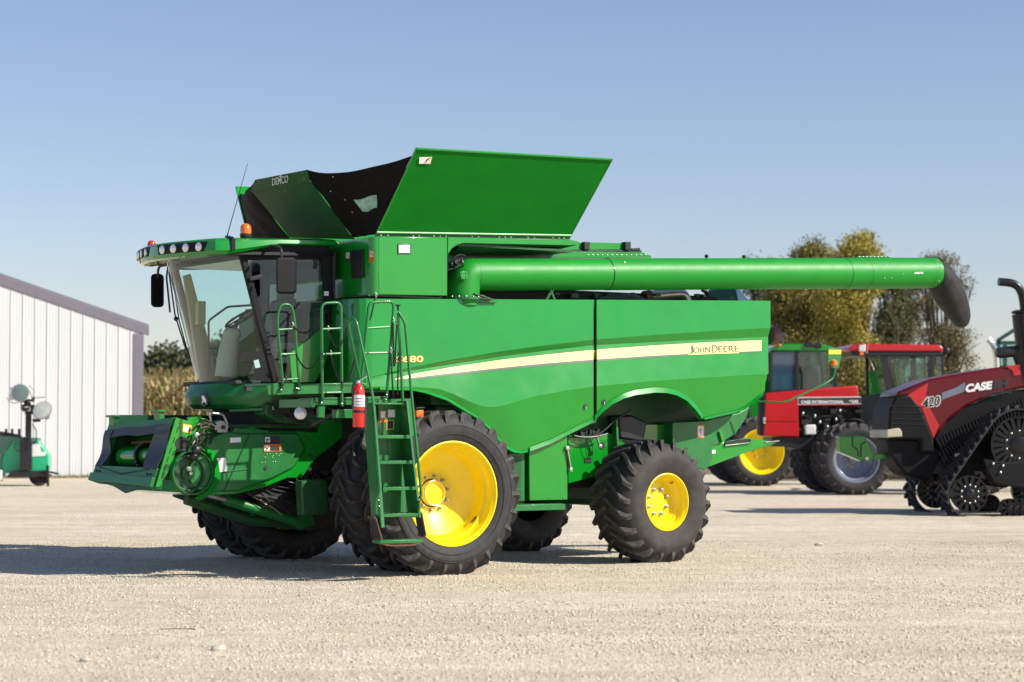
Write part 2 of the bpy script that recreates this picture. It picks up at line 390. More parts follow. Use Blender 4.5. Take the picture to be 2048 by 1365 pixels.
lip([760, 800, 826, 851, 880, 895, 915, 933, 949, 957, 970, 983, 994, 1005, 1015, 1029, 1043, 1056], 'fender_lip', h=4)
# stripe decals
T1 = [(790, 758.5), (823, 749), (900, 735.5), (996, 721), (1090, 710), (1186, 700.5), (1300, 692), (1418, 685), (1523, 681)]
T2 = [(790, 759.5), (823, 756), (900, 747), (996, 736.5), (1090, 727), (1186, 719.5), (1300, 712), (1418, 706), (1523, 702)]
T3 = [(788, 761), (823, 759.5), (900, 751), (996, 741), (1090, 731.5), (1186, 724), (1300, 715.5), (1418, 708.5), (1523, 704.5)]
for xs in ([790+i*(1186.5-790)/24 for i in range(25)], [1194+i*(1523-1194)/16 for i in range(17)]):
    MB().sheet([[SP(x, lerp(T1, x)-.9, .003) for x in xs], [SP(x, lerp(T1, x), .003) for x in xs]], None).build('pinstripe', 'grey_decal', H)
    MB().sheet([[SP(x, lerp(T1, x), .0035) for x in xs], [SP(x, (lerp(T1, x)+lerp(T2, x))/2, .0035) for x in xs], [SP(x, lerp(T2, x), .0035) for x in xs]], None).build('stripe', 'decal', H)
    MB().sheet([[SP(x, lerp(T2, x), .003) for x in xs], [SP(x, lerp(T3, x), .003) for x in xs]], None).build('stripe_underline', 'grey_decal', H)  # grey decal line along the stripe's lower edge
MB().prism([P(1187, 701, y=-1.60), P(1194, 700, y=-1.60), P(1194, 719, y=-1.60), P(1187, 719.5, y=-1.60)], (0, .01, 0)).build('stripe', 'yellow_lbl', H)
def on(px, py, out=.007): return SP(px, py, out)
# maker's name: yellow backing, dark letters with taller initials
def word(s, x0, x1, yt, yb, m='ink', out=.007, bold=.0):
    return text('lettering', s, on(x0, yt[0], out), on(x1, yt[1], out), on(x0, yb, out), m, H, bold=bold, depth=.002)
word('J', 1377.5, 1387, (692, 691.7), 708, bold=.004); word('OHN', 1387.5, 1420, (695, 693.5), 707.5, bold=.004)
word('D', 1424.5, 1435.5, (690.5, 690), 705.8, bold=.004); word('EERE', 1437, 1477.5, (692.8, 691.4), 705, bold=.004)
MB().sheet([[on(1376, 701, .0055), on(1400, 700.5, .0055), on(1440, 699, .0055), on(1478, 697, .0055)], [on(1376, 710, .0055), on(1400, 709.3, .0055), on(1440, 707.6, .0055), on(1478, 706.6, .0055)]], None).build('name_backing', 'decal', H)
def outlined(s, x0, x1, yt, yb):
    text('lettering', s, on(x0-.6, yt-.6, .004), on(x1+.6, yt-1, .004), on(x0-.6, yb+.6, .004), 'orange_lbl', H, bold=.05)
    text('lettering', s, on(x0, yt, .006), on(x1, yt-.4, .006), on(x0, yb, .006), 'decal', H, bold=.015)
outlined('S680', 793, 846, 712.5, 725)
# latch holes on the panels
for px, py in ((1170.5, 813.5), (1207.5, 804)):
    c = SP(px, py, .004); b = MB(); b.lathe([(.03, 0), (.03, -.006), (.024, -.004), (.001, -.004)], c, (0, 1, 0), 20, cap=False); lt = b.build('latch', 'ink', H)
    MB().box(c.x-.005, c.x+.006, c.y-.016, c.y-.004, c.z-.034, c.z+.004).build('latch_lever', 'steel', lt)
# ---- far side and core of the body
b = MB(); b.box(-.75, 5.2, -1.5, 1.5, 2.42, 3.20); b.box(.35, 2.9, -1.5, 1.5, 2.0, 2.45); b.box(.5, 1.4, -1.35, 1.35, 1.5, 2.0)
b.box(2.6, 5.15, -.95, 1.5, 1.25, 2.45); b.box(2.5, 5.1, -1.5, -1.0, 2.36, 2.44); b.build('body_core', 'greendark', H, bevel=.02)
b = MB(); b.prism([(-.6, 1.6, 3.25), (5.5, 1.6, 3.42), (5.4, 1.6, 2.1), (4.4, 1.6, 1.9), (4.1, 1.6, 2.2), (3.3, 1.6, 2.25), (2.7, 1.6, 1.8), (1.6, 1.6, 1.45), (1.1, 1.6, 1.8), (.5, 1.6, 2.2), (-.6, 1.6, 2.2)], (0, .06, 0)); b.build('far_side_panel', 'green', H)
b = MB(); b.prism([(5.18, -1.55, 3.42), (5.5, -1.55, 3.42), (5.5, -1.55, 2.6), (5.4, -1.55, 2.15), (5.18, -1.55, 2.15)], (0, 3.1, 0)); b.build('rear_wall', 'green', H, bevel=.02)
# separator side sheets between the wheels
b = MB()
pts = [(1137, 868), (1240, 868), (1290, 850), (1420, 850), (1420, 905), (1240, 940), (1137, 967)]
b.prism([P(x, y, y=-1.15) for x, y in pts], (0, 2.3, 0)); b.build('separator_side', 'green', H)
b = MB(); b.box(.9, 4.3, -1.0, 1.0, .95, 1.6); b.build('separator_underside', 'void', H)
b = MB(); b.prism([P(1058, 897, y=-1.55), P(1084, 889, y=-1.55), P(1135, 872, y=-1.55), P(1135.5, 1000, y=-1.55), P(1059, 1002, y=-1.55)], (0, .5, 0)); o = b.build('service_cover', 'green', H, bevel=.008)
for x in (1066, 1097, 1127): MB().ell(P(x, 995.5, y=-1.553), .009, 8, 5).build('bolt', 'steel', o)
# perforated screen beside it
b = MB(); c0 = P(1033, 908, y=-1.5); c1 = P(1049, 1002, y=-1.5)
b.box(c0.x-.12, c1.x, -1.5, -1.48, c1.z, c0.z); scr = b.build('perforated_screen', 'greenrough', H)
b = MB()
nx, nz = 9, 34
for i in range(nx):
    for j in range(nz):
        if j in (8,): continue
        x = c0.x-.10+(c1.x-c0.x+.06)*i/nx+(.009 if j % 2 else 0); z = c1.z+.02+(c0.z-c1.z-.04)*j/nz
        b.lathe([(.0068, -.0012), (.0005, -.0012)], (x, -1.5, z), (0, 1, 0), 6, cap=False)
b.build('screen_holes', 'void', scr)
b = MB(); b.box(c1.x, P(1058, 950, y=-1.5).x+.01, -1.42, -1.40, c1.z-.02, c0.z+.1); b.build('recess', 'void', H)
# catwalk step under it
a0 = P(1035, 1018, y=-1.72); a1 = P(1131, 1013, y=-1.72)
b = MB(); b.box(a0.x-.15, a1.x, -1.72, -1.35, a1.z-.045, a1.z+.03); stp = b.build('service_step', 'greenrough', H, bevel=.006)
for i in range(14):
    x = a0.x+(a1.x-a0.x)*i/14+.02; MB().obox((x+.01, -1.55, a1.z+.034), (.018, .0, 0), (.006, .1, 0), (0, 0, .003)).build('tread_bar', 'greendark', stp)
# levers and hoses
def link(p0, p1, m='pipe', r=.022):
    b = MB(); b.bar(p0, p1, .012, .035, up=(0, 1, 0))
    for p in (p0, p1): b.lathe([(r*1.25, .01), (r*1.25, -.02), (r*.6, -.024), (.001, -.024)], p, (0, 1, 0), 14)
    b.build('linkage', m, H)
link(P(1134, 897, y=-1.57), P(1141, 940, y=-1.57)); link(P(1191, 871, y=-1.25), P(1200, 893, y=-1.25))
b = MB(); b.lathe([(.045, 0), (.045, -.004), (.001, -.004)], P(1204, 892, y=-1.155), (0, 1, 0), 20); b.box(*[v for pr in zip(P(1168, 917, y=-1.16), P(1185, 925, y=-1.16)) for v in sorted(pr)]) if False else None
b.obox(P(1176, 921, y=-1.156), (.055, 0, 0), (0, .006, 0), (0, 0, .03)); b.build('plate_opening', 'void', H)
b = MB(); b.tube(arc(P(1150, 868, y=-1.2), P(1190, 888, y=-1.3), P(1225, 845, y=-1.3))+arc(P(1225, 845, y=-1.3), P(1240, 832, y=-1.3), P(1262, 822, y=-1.25))[1:], .014, 8)
b.tube(arc(P(1148, 872, y=-1.25), P(1180, 880, y=-1.3), P(1215, 868, y=-1.3)), .012, 8)
b.tube(arc(P(1172, 876, y=-1.2), P(1176, 900, y=-1.25), P(1178, 918, y=-1.17)), .004, 5); b.tube(arc(P(1180, 876, y=-1.2), P(1190, 905, y=-1.25), P(1183, 917, y=-1.17)), .004, 5)
b.build('hose', 'black', H)
b = MB(); p = P(1160, 866, y=-1.22)
for i in range(7): b.obox(p+Vector((.045*i, random.uniform(-.03, .03), random.uniform(-.01, .03))), (.02, 0, 0), (0, .03, 0), (0, 0, .025))
b.build('valve_block', 'void', H, bevel=.004)
# behind the rear arch
b = MB(); b.prism([P(x, y, y=-1.2) for x, y in ((1237, 832), (1265, 830), (1295, 845), (1288, 885), (1240, 878))], (0, .3, 0)); b.build('air_duct', 'black', H, bevel=.03)
b = MB(); b.bar(P(1229, 835, y=-1.2), P(1232, 900, y=-1.2), .1, .03); b.build('post', 'greenrough', H)
# text plate under the arch
text('lettering', 'HARVEST', P(1255, 819, y=-1.51), P(1287, 819, y=-1.51), P(1255, 822, y=-1.51), 'yellow_lbl', H) if False else None
# rear chopper housing and tailboard
YC = -1.32
hp = [(1409, 842), (1478, 826), (1500, 813), (1494, 833), (1472, 868), (1440, 888), (1424, 893), (1426, 915), (1421, 932), (1409, 940), (1380, 935), (1345, 900), (1345, 845)]
b = MB(); b.prism([P(x, y, y=YC) for x, y in hp], (0, 2.64, 0)); ch = b.build('chopper_housing', 'greenrough', H, bevel=.012)
b = MB(); q = [P(x, y, y=YC-.003) for x, y in ((1396, 853), (1407, 853), (1407, 874), (1396, 874))]; b.add(q, [(0, 1, 2, 3)]); dl = b.build('warning_label', 'white', ch)
b = MB(); fr = [P(x, y, y=YC-.002) for x, y in ((1394.5, 851), (1408.5, 851), (1408.5, 876), (1394.5, 876))]; b.add(fr, [(0, 1, 2, 3)]); b.build('label_border', 'orange_lbl', dl)
b = MB(); b.tube([P(1402, 856, y=YC-.005), P(1400, 862, y=YC-.005), P(1403, 868, y=YC-.005)], .004, 5); b.tube([P(1398, 862, y=YC-.005), P(1405, 859, y=YC-.005)], .003, 5); b.build('label_figure', 'ink', dl)
b = MB()
tb = [(1420, 893), (1450, 884), (1492, 876), (1545, 883), (1556, 884), (1525, 893), (1500, 903), (1418, 934)]
b.prism([P(x, y, y=-1.30) for x, y in tb], (0, .03, 0)); b.prism([P(x, y, y=-1.30)+Vector((0, 2.57, 0)) for x, y in tb], (0, .03, 0))
b.prism([P(1452, 888, y=-1.29), P(1556, 886, y=-1.29), P(1500, 903, y=-1.29), P(1418, 934, y=-1.29)], (0, 2.56, 0)); tl_ = b.build('tailboard', 'green', H, bevel=.006)
b = MB(); b.prism([P(x, y, y=-1.31) for x, y in ((1450, 884), (1500, 878), (1503, 887), (1449, 892))], (0, .01, 0)); b.build('tailboard_opening', 'void', tl_)
b = MB(); b.tube([P(1450, 892, y=-1.325), P(1500, 886, y=-1.325), P(1502, 882, y=-1.325)], .012, 8); b.build('tailboard_rod', 'greenrough', tl_)
b = MB(); b.bar(P(1530, 885, y=-1.31), P(1558, 882, y=-1.31), .02, .012); b.build('tailboard_tip', 'steel', tl_)
b = MB(); b.bar(P(1440, 862, y=-1.34), P(1446, 884, y=-1.34), .03, .05, up=(1, 0, 0)); b.build('tailboard_bracket', 'green', tl_)
b = MB(); b.add([P(x, y, y=-1.305) for x, y in ((1423, 901), (1431, 900), (1431, 907), (1423, 908))], [(0, 1, 2, 3)]); b.build('label', 'white', tl_)
# side marker lamp on its arm
YL = -2.0
b = MB(); b.tube(round_path([P(1516, 803, y=-1.62), P(1570, 805.5, y=-1.85), P(1650, 768, y=YL), P(1667, 757, y=YL), P(1670, 738, y=YL)], .09), .014, 10); arm = b.build('marker_arm', 'greenrough', H)
b = MB(); b.prism([P(x, y, y=YL+.02) for x, y in ((1656, 697), (1683, 697), (1683, 712), (1678, 737), (1664, 737), (1656, 725))], (0, .012, 0)); pl = b.build('marker_plate', 'greenrough', arm, bevel=.004)
b = MB(); b.prism([P(x, y, y=YL+.018) for x, y in ((1657, 700), (1682, 700), (1682, 709), (1657, 709))], (0, -.004, 0)); b.build('reflector', 'yellow_lbl', arm)
b = MB(); b.lathe([(.045, .02), (.047, -.01), (.042, -.02), (.034, -.04), (.001, -.046)], P(1667.5, 726.5, y=YL), (0, 1, 0), 24); b.build('marker_lamp', 'orange', arm)
# ---- grain tank
YT = -1.65
b = MB(); b.prism([P(x, y, y=YT) for x, y in ((757, 473), (895, 475), (895, 592), (757, 590))], (0, .03, 0))
b.build('tank_side_panel', 'green', H, bevel=.01)
b = MB(); rt = [(896, 475), (1140, 480), (1158, 484), (1154, 490), (1140, 491), (926, 486.5), (914, 490), (904, 497), (897, 507), (896, 515)]
b.prism([P(x, y, y=YT) for x, y in rt], (0, .03, 0)); b.build('tank_upper_panel', 'green', H, bevel=.006)
zt = P(757, 473, y=YT).z; zb = P(757, 590, y=YT).z; xf = P(757, 530, y=YT).x
b = MB(); rr = .09
cs = [(xf, YT+.004)]+[(xf-rr*math.sin(math.radians(a))+.0, YT+.004+rr-rr*math.cos(math.radians(a))) for a in (20, 40, 60, 80, 90)]+[(xf-rr, -.9), (xf-rr, 1.5)]
b.sheet([[Vector((x, y, zb)) for x, y in cs], [Vector((x, y, zt-.01)) for x, y in cs]], (.03, .0, 0)); tf = b.build('tank_front_panel', 'green', H, sharp=40)
b = MB(); b.box(-.5, 2.45, -1.16, 1.6, 3.2, 4.0); b.build('tank_bin', 'greenrough', H)
b = MB(); b.box(-.58, 2.4, -1.6, -1.16, 3.95, 3.98); b.box(-.6, .44, -1.6, -1.16, 3.29, 3.31); b.box(.40, .44, -1.6, -1.16, 3.3, 3.95); b.build('tank_shelf', 'greendark', H)
b = MB(); e = [P(926, 487.5, y=YT+.02), P(1152, 491, y=YT+.02)]; e2 = [Vector((e[0].x, -1.33, e[0].z-.12)), Vector((e[1].x-.45, -1.33, e[1].z-.13))]
b.sheet([e, e2], (0, .01, .01)); b.build('tank_underside', 'greendark', H)
b = MB(); b.box(-.62, 5.2, -1.56, 1.56, 3.2, 3.275); b.build('deck_gap', 'mesh_metal', H)
# front recess with grille and small labels (on the front face)
XF = xf-rr-.004
def FP(px, py, dx=0): return P(px, py, x=XF-dx)
b = MB(); b.prism([FP(703, 501, .002), FP(728, 499, .002), FP(728, 556, .002), FP(705, 558, .002)], (-.02, 0, 0)); b.build('air_vent', 'black', tf, bevel=.012)
for q, bd in (([(691, 504), (699.5, 503.5), (700, 526), (691.5, 526)], 'grey_decal'), ([(738, 501), (748, 500.5), (748, 524), (738, 524.5)], 'orange_lbl')):
    b = MB(); b.add([FP(x, y, .002) for x, y in q], [(0, 1, 2, 3)]); l = b.build('label', bd, tf)
    b = MB(); cx = sum(x for x, _ in q)/4; cy = q[0][1]+7; b.add([FP(cx-3.4, q[0][1]+1.5, .004), FP(cx+3.4, q[0][1]+1.5, .004), FP(cx+3.4, cy+6, .004), FP(cx-3.4, cy+6, .004)], [(0, 1, 2, 3)]); b.build('label_face', 'white', l)
    b = MB(); b.tube([FP(cx-1.5, cy-3, .006), FP(cx, cy+1, .006), FP(cx+2, cy+3, .006)], .004, 5); b.build('label_figure', 'ink', l)
b = MB(); b.prism([P(x, y, y=YT-.001) for x, y in ((795, 488), (822, 488), (822, 508.5), (795, 508.5))], (0, -.012, 0)); rf = b.build('reflector_frame', 'grey_decal', H, bevel=.006)
b = MB(); b.prism([P(x, y, y=YT-.012) for x, y in ((797.5, 490.5), (819.5, 490.5), (819.5, 506), (797.5, 506))], (0, -.004, 0)); b.build('reflector', 'white', rf)
# tank extensions
def quad_grid(a, b_, c, d, n=8, m=8, fn=None):
    """a,b top edge; d,c bottom edge"""
    a, b_, c, d = map(Vector, (a, b_, c, d)); g = []
    for i in range(m+1):
        t = i/m; r = []
        for j in range(n+1):
            s_ = j/n; p = (a*(1-s_)+b_*s_)*(1-t)+(d*(1-s_)+c*s_)*t
            if fn: p = p+fn(s_, t)
            r.append(p)
        g.append(r)
    return g
YE = -2.25
eb0 = P(752, 469, y=-1.62); eb1 = P(1140, 475, y=-1.62); et0 = P(833, 297, y=YE); et1 = P(1225, 319, y=YE)
en = MB().sheet(quad_grid(et0, et1, eb1, eb0, 12, 10, lambda s_, t: Vector((0, -.022*math.exp(-((t-.27+.10*s_*(1-s_))/.035)**2)*min(1, 4*s_*(1-s_)+.1), 0))), (0, .015, .012)).build('tank_extension', 'greenmatt', H, sharp=30)
b = MB(); b.tube([et0+Vector((0, 0, -.005)), et1+Vector((0, 0, -.005))], .014, 6); b.tube([eb0+Vector((0, -.02, .02)), eb1+Vector((0, -.02, .02))], .016, 8); b.tube([et0, eb0], .008, 6); b.tube([et1, eb1], .008, 6); b.build('extension_edge', 'green', en)
for px in (762, 776, 826, 838, 868, 880, 892, 944, 957, 998, 1010, 1022, 1056, 1068, 1106, 1118, 1128):
    MB().ell(P(px, 471.0+(px-752)*6/388, y=-1.655), .0065, 6, 4).build('bolt', 'steel', en)
b = MB(); b.prism([eb0+Vector((0, 0, .005)), eb1+Vector((0, 0, .005)), Vector((eb1.x, -1.62, eb1.z-.06)), Vector((eb0.x, -1.62, eb0.z-.05))], (0, .02, 0)); b.build('hinge_strip', 'greendark', en)
b = MB(); lq = [en_ for en_ in ((839, 314.5), (863, 314.5), (860, 328), (838, 328))]
def EP(px, py, out=.012):
    # point on the near extension sheet
    y = -1.9
    for _ in range(12):
        p = P(px, py, y=y); t = (p.z-eb0.z)/(et0.z-eb0.z); y = -1.62+(YE+1.62)*t
    return P(px, py, y=y-out)
b.add([EP(x, y) for x, y in lq], [(0, 1, 2, 3)]); lb = b.build('label', 'white', en)
b = MB(); b.tube([EP(852, 325, .016), EP(855, 319, .016), EP(860, 317.5, .016)], .006, 5); b.build('label_figure', 'ink', lb)
b = MB(); b.add([EP(x, y, .011) for x, y in ((862, 314), (864.5, 314), (861, 328.5), (859, 328.5))], [(0, 1, 2, 3)]); b.build('label_border', 'yellow_lbl', lb)
m_ = lambda v: Vector((v.x, -v.y, v.z))
fe0 = P(470, 375, y=2.25)
fo = MB().sheet(quad_grid(fe0, m_(et1), m_(eb1), m_(eb0), 6, 6), (0, -.015, .012)).build('tank_extension', 'green', H, sharp=30)
MB().sheet(quad_grid(et1+Vector((0, .1, 0)), m_(et1)+Vector((0, -.1, 0)), m_(eb1), eb1, 6, 6), (.012, 0, .01)).build('rear_tank_extension', 'green', H)
# centre front extension with its header strip
XB, XM, XT = -.56, -1.12, -1.20
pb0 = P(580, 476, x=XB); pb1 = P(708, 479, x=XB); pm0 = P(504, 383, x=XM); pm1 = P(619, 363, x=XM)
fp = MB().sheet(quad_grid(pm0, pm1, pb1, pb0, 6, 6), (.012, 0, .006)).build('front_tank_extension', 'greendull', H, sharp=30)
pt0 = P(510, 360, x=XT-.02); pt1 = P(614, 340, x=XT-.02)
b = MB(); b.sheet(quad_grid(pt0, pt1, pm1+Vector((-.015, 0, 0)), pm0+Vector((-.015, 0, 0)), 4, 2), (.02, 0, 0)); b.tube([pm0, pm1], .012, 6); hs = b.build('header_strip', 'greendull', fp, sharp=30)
def HPt(px, py):
    t = min(max(((py-(360-(px-510)*20/104))/23), 0), 1); return P(px, py, x=XT-.02+(XM-.015-XT+.02)*t-.008)
text('lettering', 'DEMCO', HPt(546, 357.5), HPt(578, 350.8), HPt(546, 372), 'white', hs, bold=.012, out=(-1, 0, 0), depth=.012)
text('lettering', 'DEMCO', HPt(558, 350), HPt(564, 348.8), HPt(558, 354), 'white', hs, bold=.03, out=(-1, 0, 0)) if False else MB().add([HPt(558.5, 351.5), HPt(563.5, 350.5), HPt(563.5, 353.5), HPt(558.5, 354.5)], [(0, 1, 2, 3)]).build('label', 'white', hs)
for x, y in ((518, 375), (518, 363), (606, 345), (609, 358), (561, 384), (570, 383)): MB().ell(HPt(x, y)+Vector((-.006, 0, 0)), .008, 6, 4).build('bolt', 'steel', hs)
# black tarpaulin corners
def sag(p0, p1, top_sag, n=14, m=8, bot0=None, bot1=None):
    return quad_grid(p0, p1, bot1, bot0, n, m, lambda s_, t: Vector((-.10*math.sin(math.pi*s_)*math.sin(math.pi*min(1, t+.25))+.012*math.sin(17*s_+5*t), .012*math.sin(11*t+7*s_), -top_sag*(1-t)*4*s_*(1-s_)*(1.25-.5*s_))))
tp0 = pt1+Vector((0, .005, 0)); tp1 = P(826, 312, y=-2.18)
tE = (pt1.z-pm1.z)/(pt1.z-pb1.z)
def edge_fix(g, a, mid, c):
    m = len(g)-1
    for i, r in enumerate(g):
        t = i/m; lin = a*(1-t)+c*t; pl = (a+(mid-a)*(t/tE)) if t < tE else (mid+(c-mid)*((t-tE)/(1-tE)))
        for j in range(len(r)): r[j] = r[j]+(pl-lin)*(1-j/(len(r)-1))**2
    return g
tg = sag(tp0, tp1, .10, bot0=pb1+Vector((.0, .0, .02)), bot1=eb0+Vector((0, .02, 0)))
tg = edge_fix(tg, pt1, pm1+Vector((.006, -.0, 0)), pb1)
ta = MB().sheet(tg).build('tarpaulin', 'fabric', H, sharp=60)
tg2 = sag(pt0, m_(et0)+Vector((0, 0, -.12)), .10, bot0=pb0, bot1=m_(eb0))
tg2 = edge_fix(tg2, pt0, pm0+Vector((.006, 0, 0)), pb0)
MB().sheet(tg2).build('tarpaulin', 'fabric', H, sharp=60)
# back of tarpaulin follows the centre panel so no sky shows behind
def TP(u, v, out=.01):
    n, m = 14, 8; i = min(int(v*m), m-1); j = min(int(u*n), n-1); a = v*m-i; c = u*n-j
    p = (tg[i][j]*(1-c)+tg[i][j+1]*c)*(1-a)+(tg[i+1][j]*(1-c)+tg[i+1][j+1]*c)*a
    return p+Vector((-.8*out, -.6*out, 0))
wq = [[TP(.50+.27*(j/6)+.05*(i/4), .44+.19*(i/4)+.015*math.sin(j), .012) for j in range(7)] for i in range(5)]
MB().sheet(wq).build('tarpaulin_window', 'clearfilm', ta)
for u, v in ((.22, .28), (.36, .42), (.38, .62), (.3, .06)): MB().ell(TP(u, v, .015), .01, 6, 4).build('rivet', 'steel', ta)
# engine deck behind the tank
YD = -1.0
def plate(name, pts, y, th, m='green', par=None, bevel=.005):
    b = MB(); b.prism([P(x, yy, y=y) for x, yy in pts], (0, th, 0)); return b.build(name, m, par or H, bevel=bevel)
plate('engine_cover', [(1140, 484), (1253, 487), (1253, 500), (1120, 500)], YD, 1.6)
plate('engine_rail', [(1115, 500), (1284, 501), (1284, 504.5), (1115, 503)], YD-.03, 1.7, 'ink')
ap = plate('auger_saddle', [(1117, 503), (1284, 505), (1303, 512), (1303, 516), (1100, 515)], YD-.06, .3)
for i in range(13): MB().ell(P(1176+i*9.6, 510.5, y=YD-.063), .009, 6, 4).build('bolt', 'steel', ap)
for x in (1174, 1256):
    plate('hinge_block', [(x-5, 484), (x+6, 484), (x+6, 500), (x-5, 500)], YD-.06, .1, 'black')
plate('sensor_box', [(1263, 497), (1280, 496), (1281, 501), (1262, 501)], YD-.04, .2, 'black')
b = MB(); b.box(1.0, 5.1, -1.2, 1.2, 3.3, 3.50); b.build('engine_block', 'void', H, bevel=.03)
b = MB(); b.tube(round_path([P(1375, 612, y=-1.2), P(1368, 588, y=-1.2), P(1345, 589, y=-1.2), P(1288, 594, y=-1.2)], .18), .075, 16); b.build('exhaust_elbow', 'pipe', H)
b = MB(); b.tube([P(1300, 592, y=-1.2), P(1288, 594, y=-1.2)], .078, 16); b.build('pipe_clamp', 'rustpipe', H)
b = MB(); b.tube(arc(P(1195, 604, y=-1.3), P(1245, 586, y=-1.3), P(1285, 603, y=-1.3), 30), [.055 if i % 2 else .048 for i in range(31)], 12); b.build('ribbed_hose', 'grey_decal', H, sharp=20)
b = MB(); b.prism([P(x, y, y=-.9) for x, y in ((1470, 575), (1480, 578), (1493, 594), (1503, 604), (1475, 604))], (0, .6, 0)); b.build('rear_cover', mat('dark blue plastic', (.03, .08, .16), .4), H, bevel=.02)
b = MB(); b.tube(arc(P(1405, 580, y=-1.1), P(1418, 585, y=-1.1), P(1417, 604, y=-1.1)), .03, 10); b.build('coolant_hose', 'black', H)
b = MB()
for k in range(30):
    px = random.uniform(1090, 1470); b.obox(P(px, random.uniform(588, 597), y=random.uniform(-1.3, -1.0)), (random.uniform(.02, .08), 0, 0), (0, .03, 0), (0, 0, random.uniform(.01, .03)))
b.build('engine_fittings', 'greendark', H, bevel=.005)
b = MB(); b.tube([P(1538, 672, y=-.9), P(1552, 673, y=-.9)], [.11, .10], 16); b.lathe([(.115, -.02), (.13, .03), (.125, .09), (.09, .13), (.001, .13)], P(1541, 673, y=-.9), (1, 0, 0), 20); b.build('rear_exhaust', 'rustpipe', H)
# ---- unloading auger
p0 = P(946, 550, y=-1.45); pe = P(1874, 546.5, y=-1.85)
d = (pe-p0).normalized()
ra = .203; rb_ = .214
b = MB(); b.tube([p0+(pe-p0)*t for t in (0, .1, .259)], ra, 40, cap=False); au = b.build('auger_tube', 'greenauger', H, sharp=60)
b = MB(); b.tube([p0+(pe-p0)*t for t in (.261, .5, .776)], [ra+.004, ra+.006, rb_], 40, cap=False); b.build('auger_tube', 'greenauger', H, sharp=60)
b = MB(); b.tube([p0+(pe-p0)*t for t in (.7765, .9, .993)], [rb_+.002, rb_+.003, rb_+.003], 40); b.build('auger_tube', 'greenauger', H, sharp=60)
for t, r_ in ((0.0, ra+.003), (.26, ra+.0055), (.776, rb_+.003), (.823, rb_+.0035), (.975, rb_+.004)):
    c = p0+(pe-p0)*t; b = MB(); b.lathe([(r_-.01, -.005), (r_, -.004), (r_, .004), (r_-.01, .005)], c, d, 40, cap=False); b.build('auger_band', 'greendark', H, sharp=60)
# elbow and upright
base = P(926, 596, y=-1.45); bend = P(924, 549, y=-1.45)
pth = [Vector((base.x, base.y, base.z-.1)), Vector((base.x, base.y, base.z+.02))]+arc(Vector((base.x, base.y, base.z+.04)), Vector((base.x, base.y, p0.z)), p0, 12)+[p0+d*.01]
b = MB(); b.tube(pth, [.205]*2+[.205]*14, 36); b.build('auger_elbow', 'greenauger', H, sharp=60)
b = MB(); b.lathe([(.20, -.02), (.255, -.02), (.255, .012), (.20, .02)], (base.x, base.y, base.z-.01), (0, 0, 1), 36); fl = b.build('auger_flange', 'greenrough', H, sharp=40)
for k in range(9):
    a = math.pi+math.pi*k/8; MB().ell((base.x+math.cos(a)*.232, base.y+math.sin(a)*.232, base.z+.005), .009, 6, 4).build('bolt', 'steel', fl)
# curved back plate of elbow
b = MB(); b.prism([P(x, y, y=-1.67) for x, y in ((920, 543), (935, 543), (936, 558), (922, 559))], (0, .02, 0)); eb_ = b.build('elbow_plate', 'green', H, bevel=.004)
for x, y in ((924, 547), (932, 547), (924, 555), (932, 555)): MB().ell(P(x, y, y=-1.672), .009, 6, 4).build('bolt', 'ink', eb_)
b = MB()
for a_, c_, e_ in (((893, 535), (912, 520), (925, 515)), ((895, 540), (918, 538), (926, 520)), ((905, 520), (915, 505), (930, 512)), ((924, 520), (928, 530), (925, 543))):
    b.tube(arc(P(*a_, y=-1.55), P(*c_, y=-1.6), P(*e_, y=-1.5)), .011, 6)
b.build('hose', 'black', H)
b = MB(); b.bar(P(900, 530, y=-1.58), P(922, 518, y=-1.52), .05, .035); b.bar(P(908, 524, y=-1.6), P(916, 530, y=-1.6), .04, .03); b.build('auger_cylinder', 'chain', H, bevel=.006)
b = MB(); b.prism([P(x, y, y=-1.66) for x, y in ((945, 592), (965, 590), (995, 602), (995, 606), (950, 605))], (0, .12, 0)); b.build('auger_latch', 'greenrough', H, bevel=.004)
b = MB(); b.bar(P(947, 588, y=-1.66), P(975, 597, y=-1.66), .03, .02); b.bar(P(955, 597, y=-1.68), P(982, 600, y=-1.68), .03, .02); b.build('latch_bar', 'chain', H, bevel=.004)
b = MB(); b.bar(P(1095, 571, y=-1.55), P(1115, 571, y=-1.55), .06, .012)
for a_, c_ in (((1098, 572), (1108, 599)), ((1112, 572), (1095, 599)), ((1100, 585), (1092, 599)), ((1104, 585), (1110, 599))): b.bar(P(*a_, y=-1.58), P(*c_, y=-1.58), .012, .012)
b.build('auger_rest', 'greenrough', H)
# fittings on the auger
def on_tube(px, py, r=None, t=None):
    # ray hit on the auger cylinder
    best = None
    y = -1.85
    lo = P(px, py, y=-2.3); hi = P(px, py, y=-1.3)
    for i in range(200):
        p = lo+(hi-lo)*i/199; w = p-p0; q = w-d*w.dot(d)
        if q.length <= (r or rb_)+.004: return p, q.normalized()
    return hi, Vector((0, -1, 0))
def tube_bits(lst, r, name, m, size):
    for x, y in lst:
        p, nn = on_tube(x, y, r); MB().ell(p, size, 8, 5).build(name, m, H)
tube_bits([(1750, 526), (1750, 542), (1769, 530), (1782, 530), (1769, 557), (1782, 557), (1806, 549), (1875, 521), (1880, 535), (1878, 563)], rb_, 'rivet', 'steel', .012)
tube_bits([(1249, 525)], ra+.005, 'rivet', 'white', .014)
p, nn = on_tube(1828, 544.5, rb_); q, _ = on_tube(1846, 544.5, rb_); p2, _ = on_tube(1828, 541, rb_)
text('lettering', 'LANKOTA', p, q, p+(p-p2)*-0+Vector((0, 0, -.028)), 'white', H, bold=.03, depth=.008)
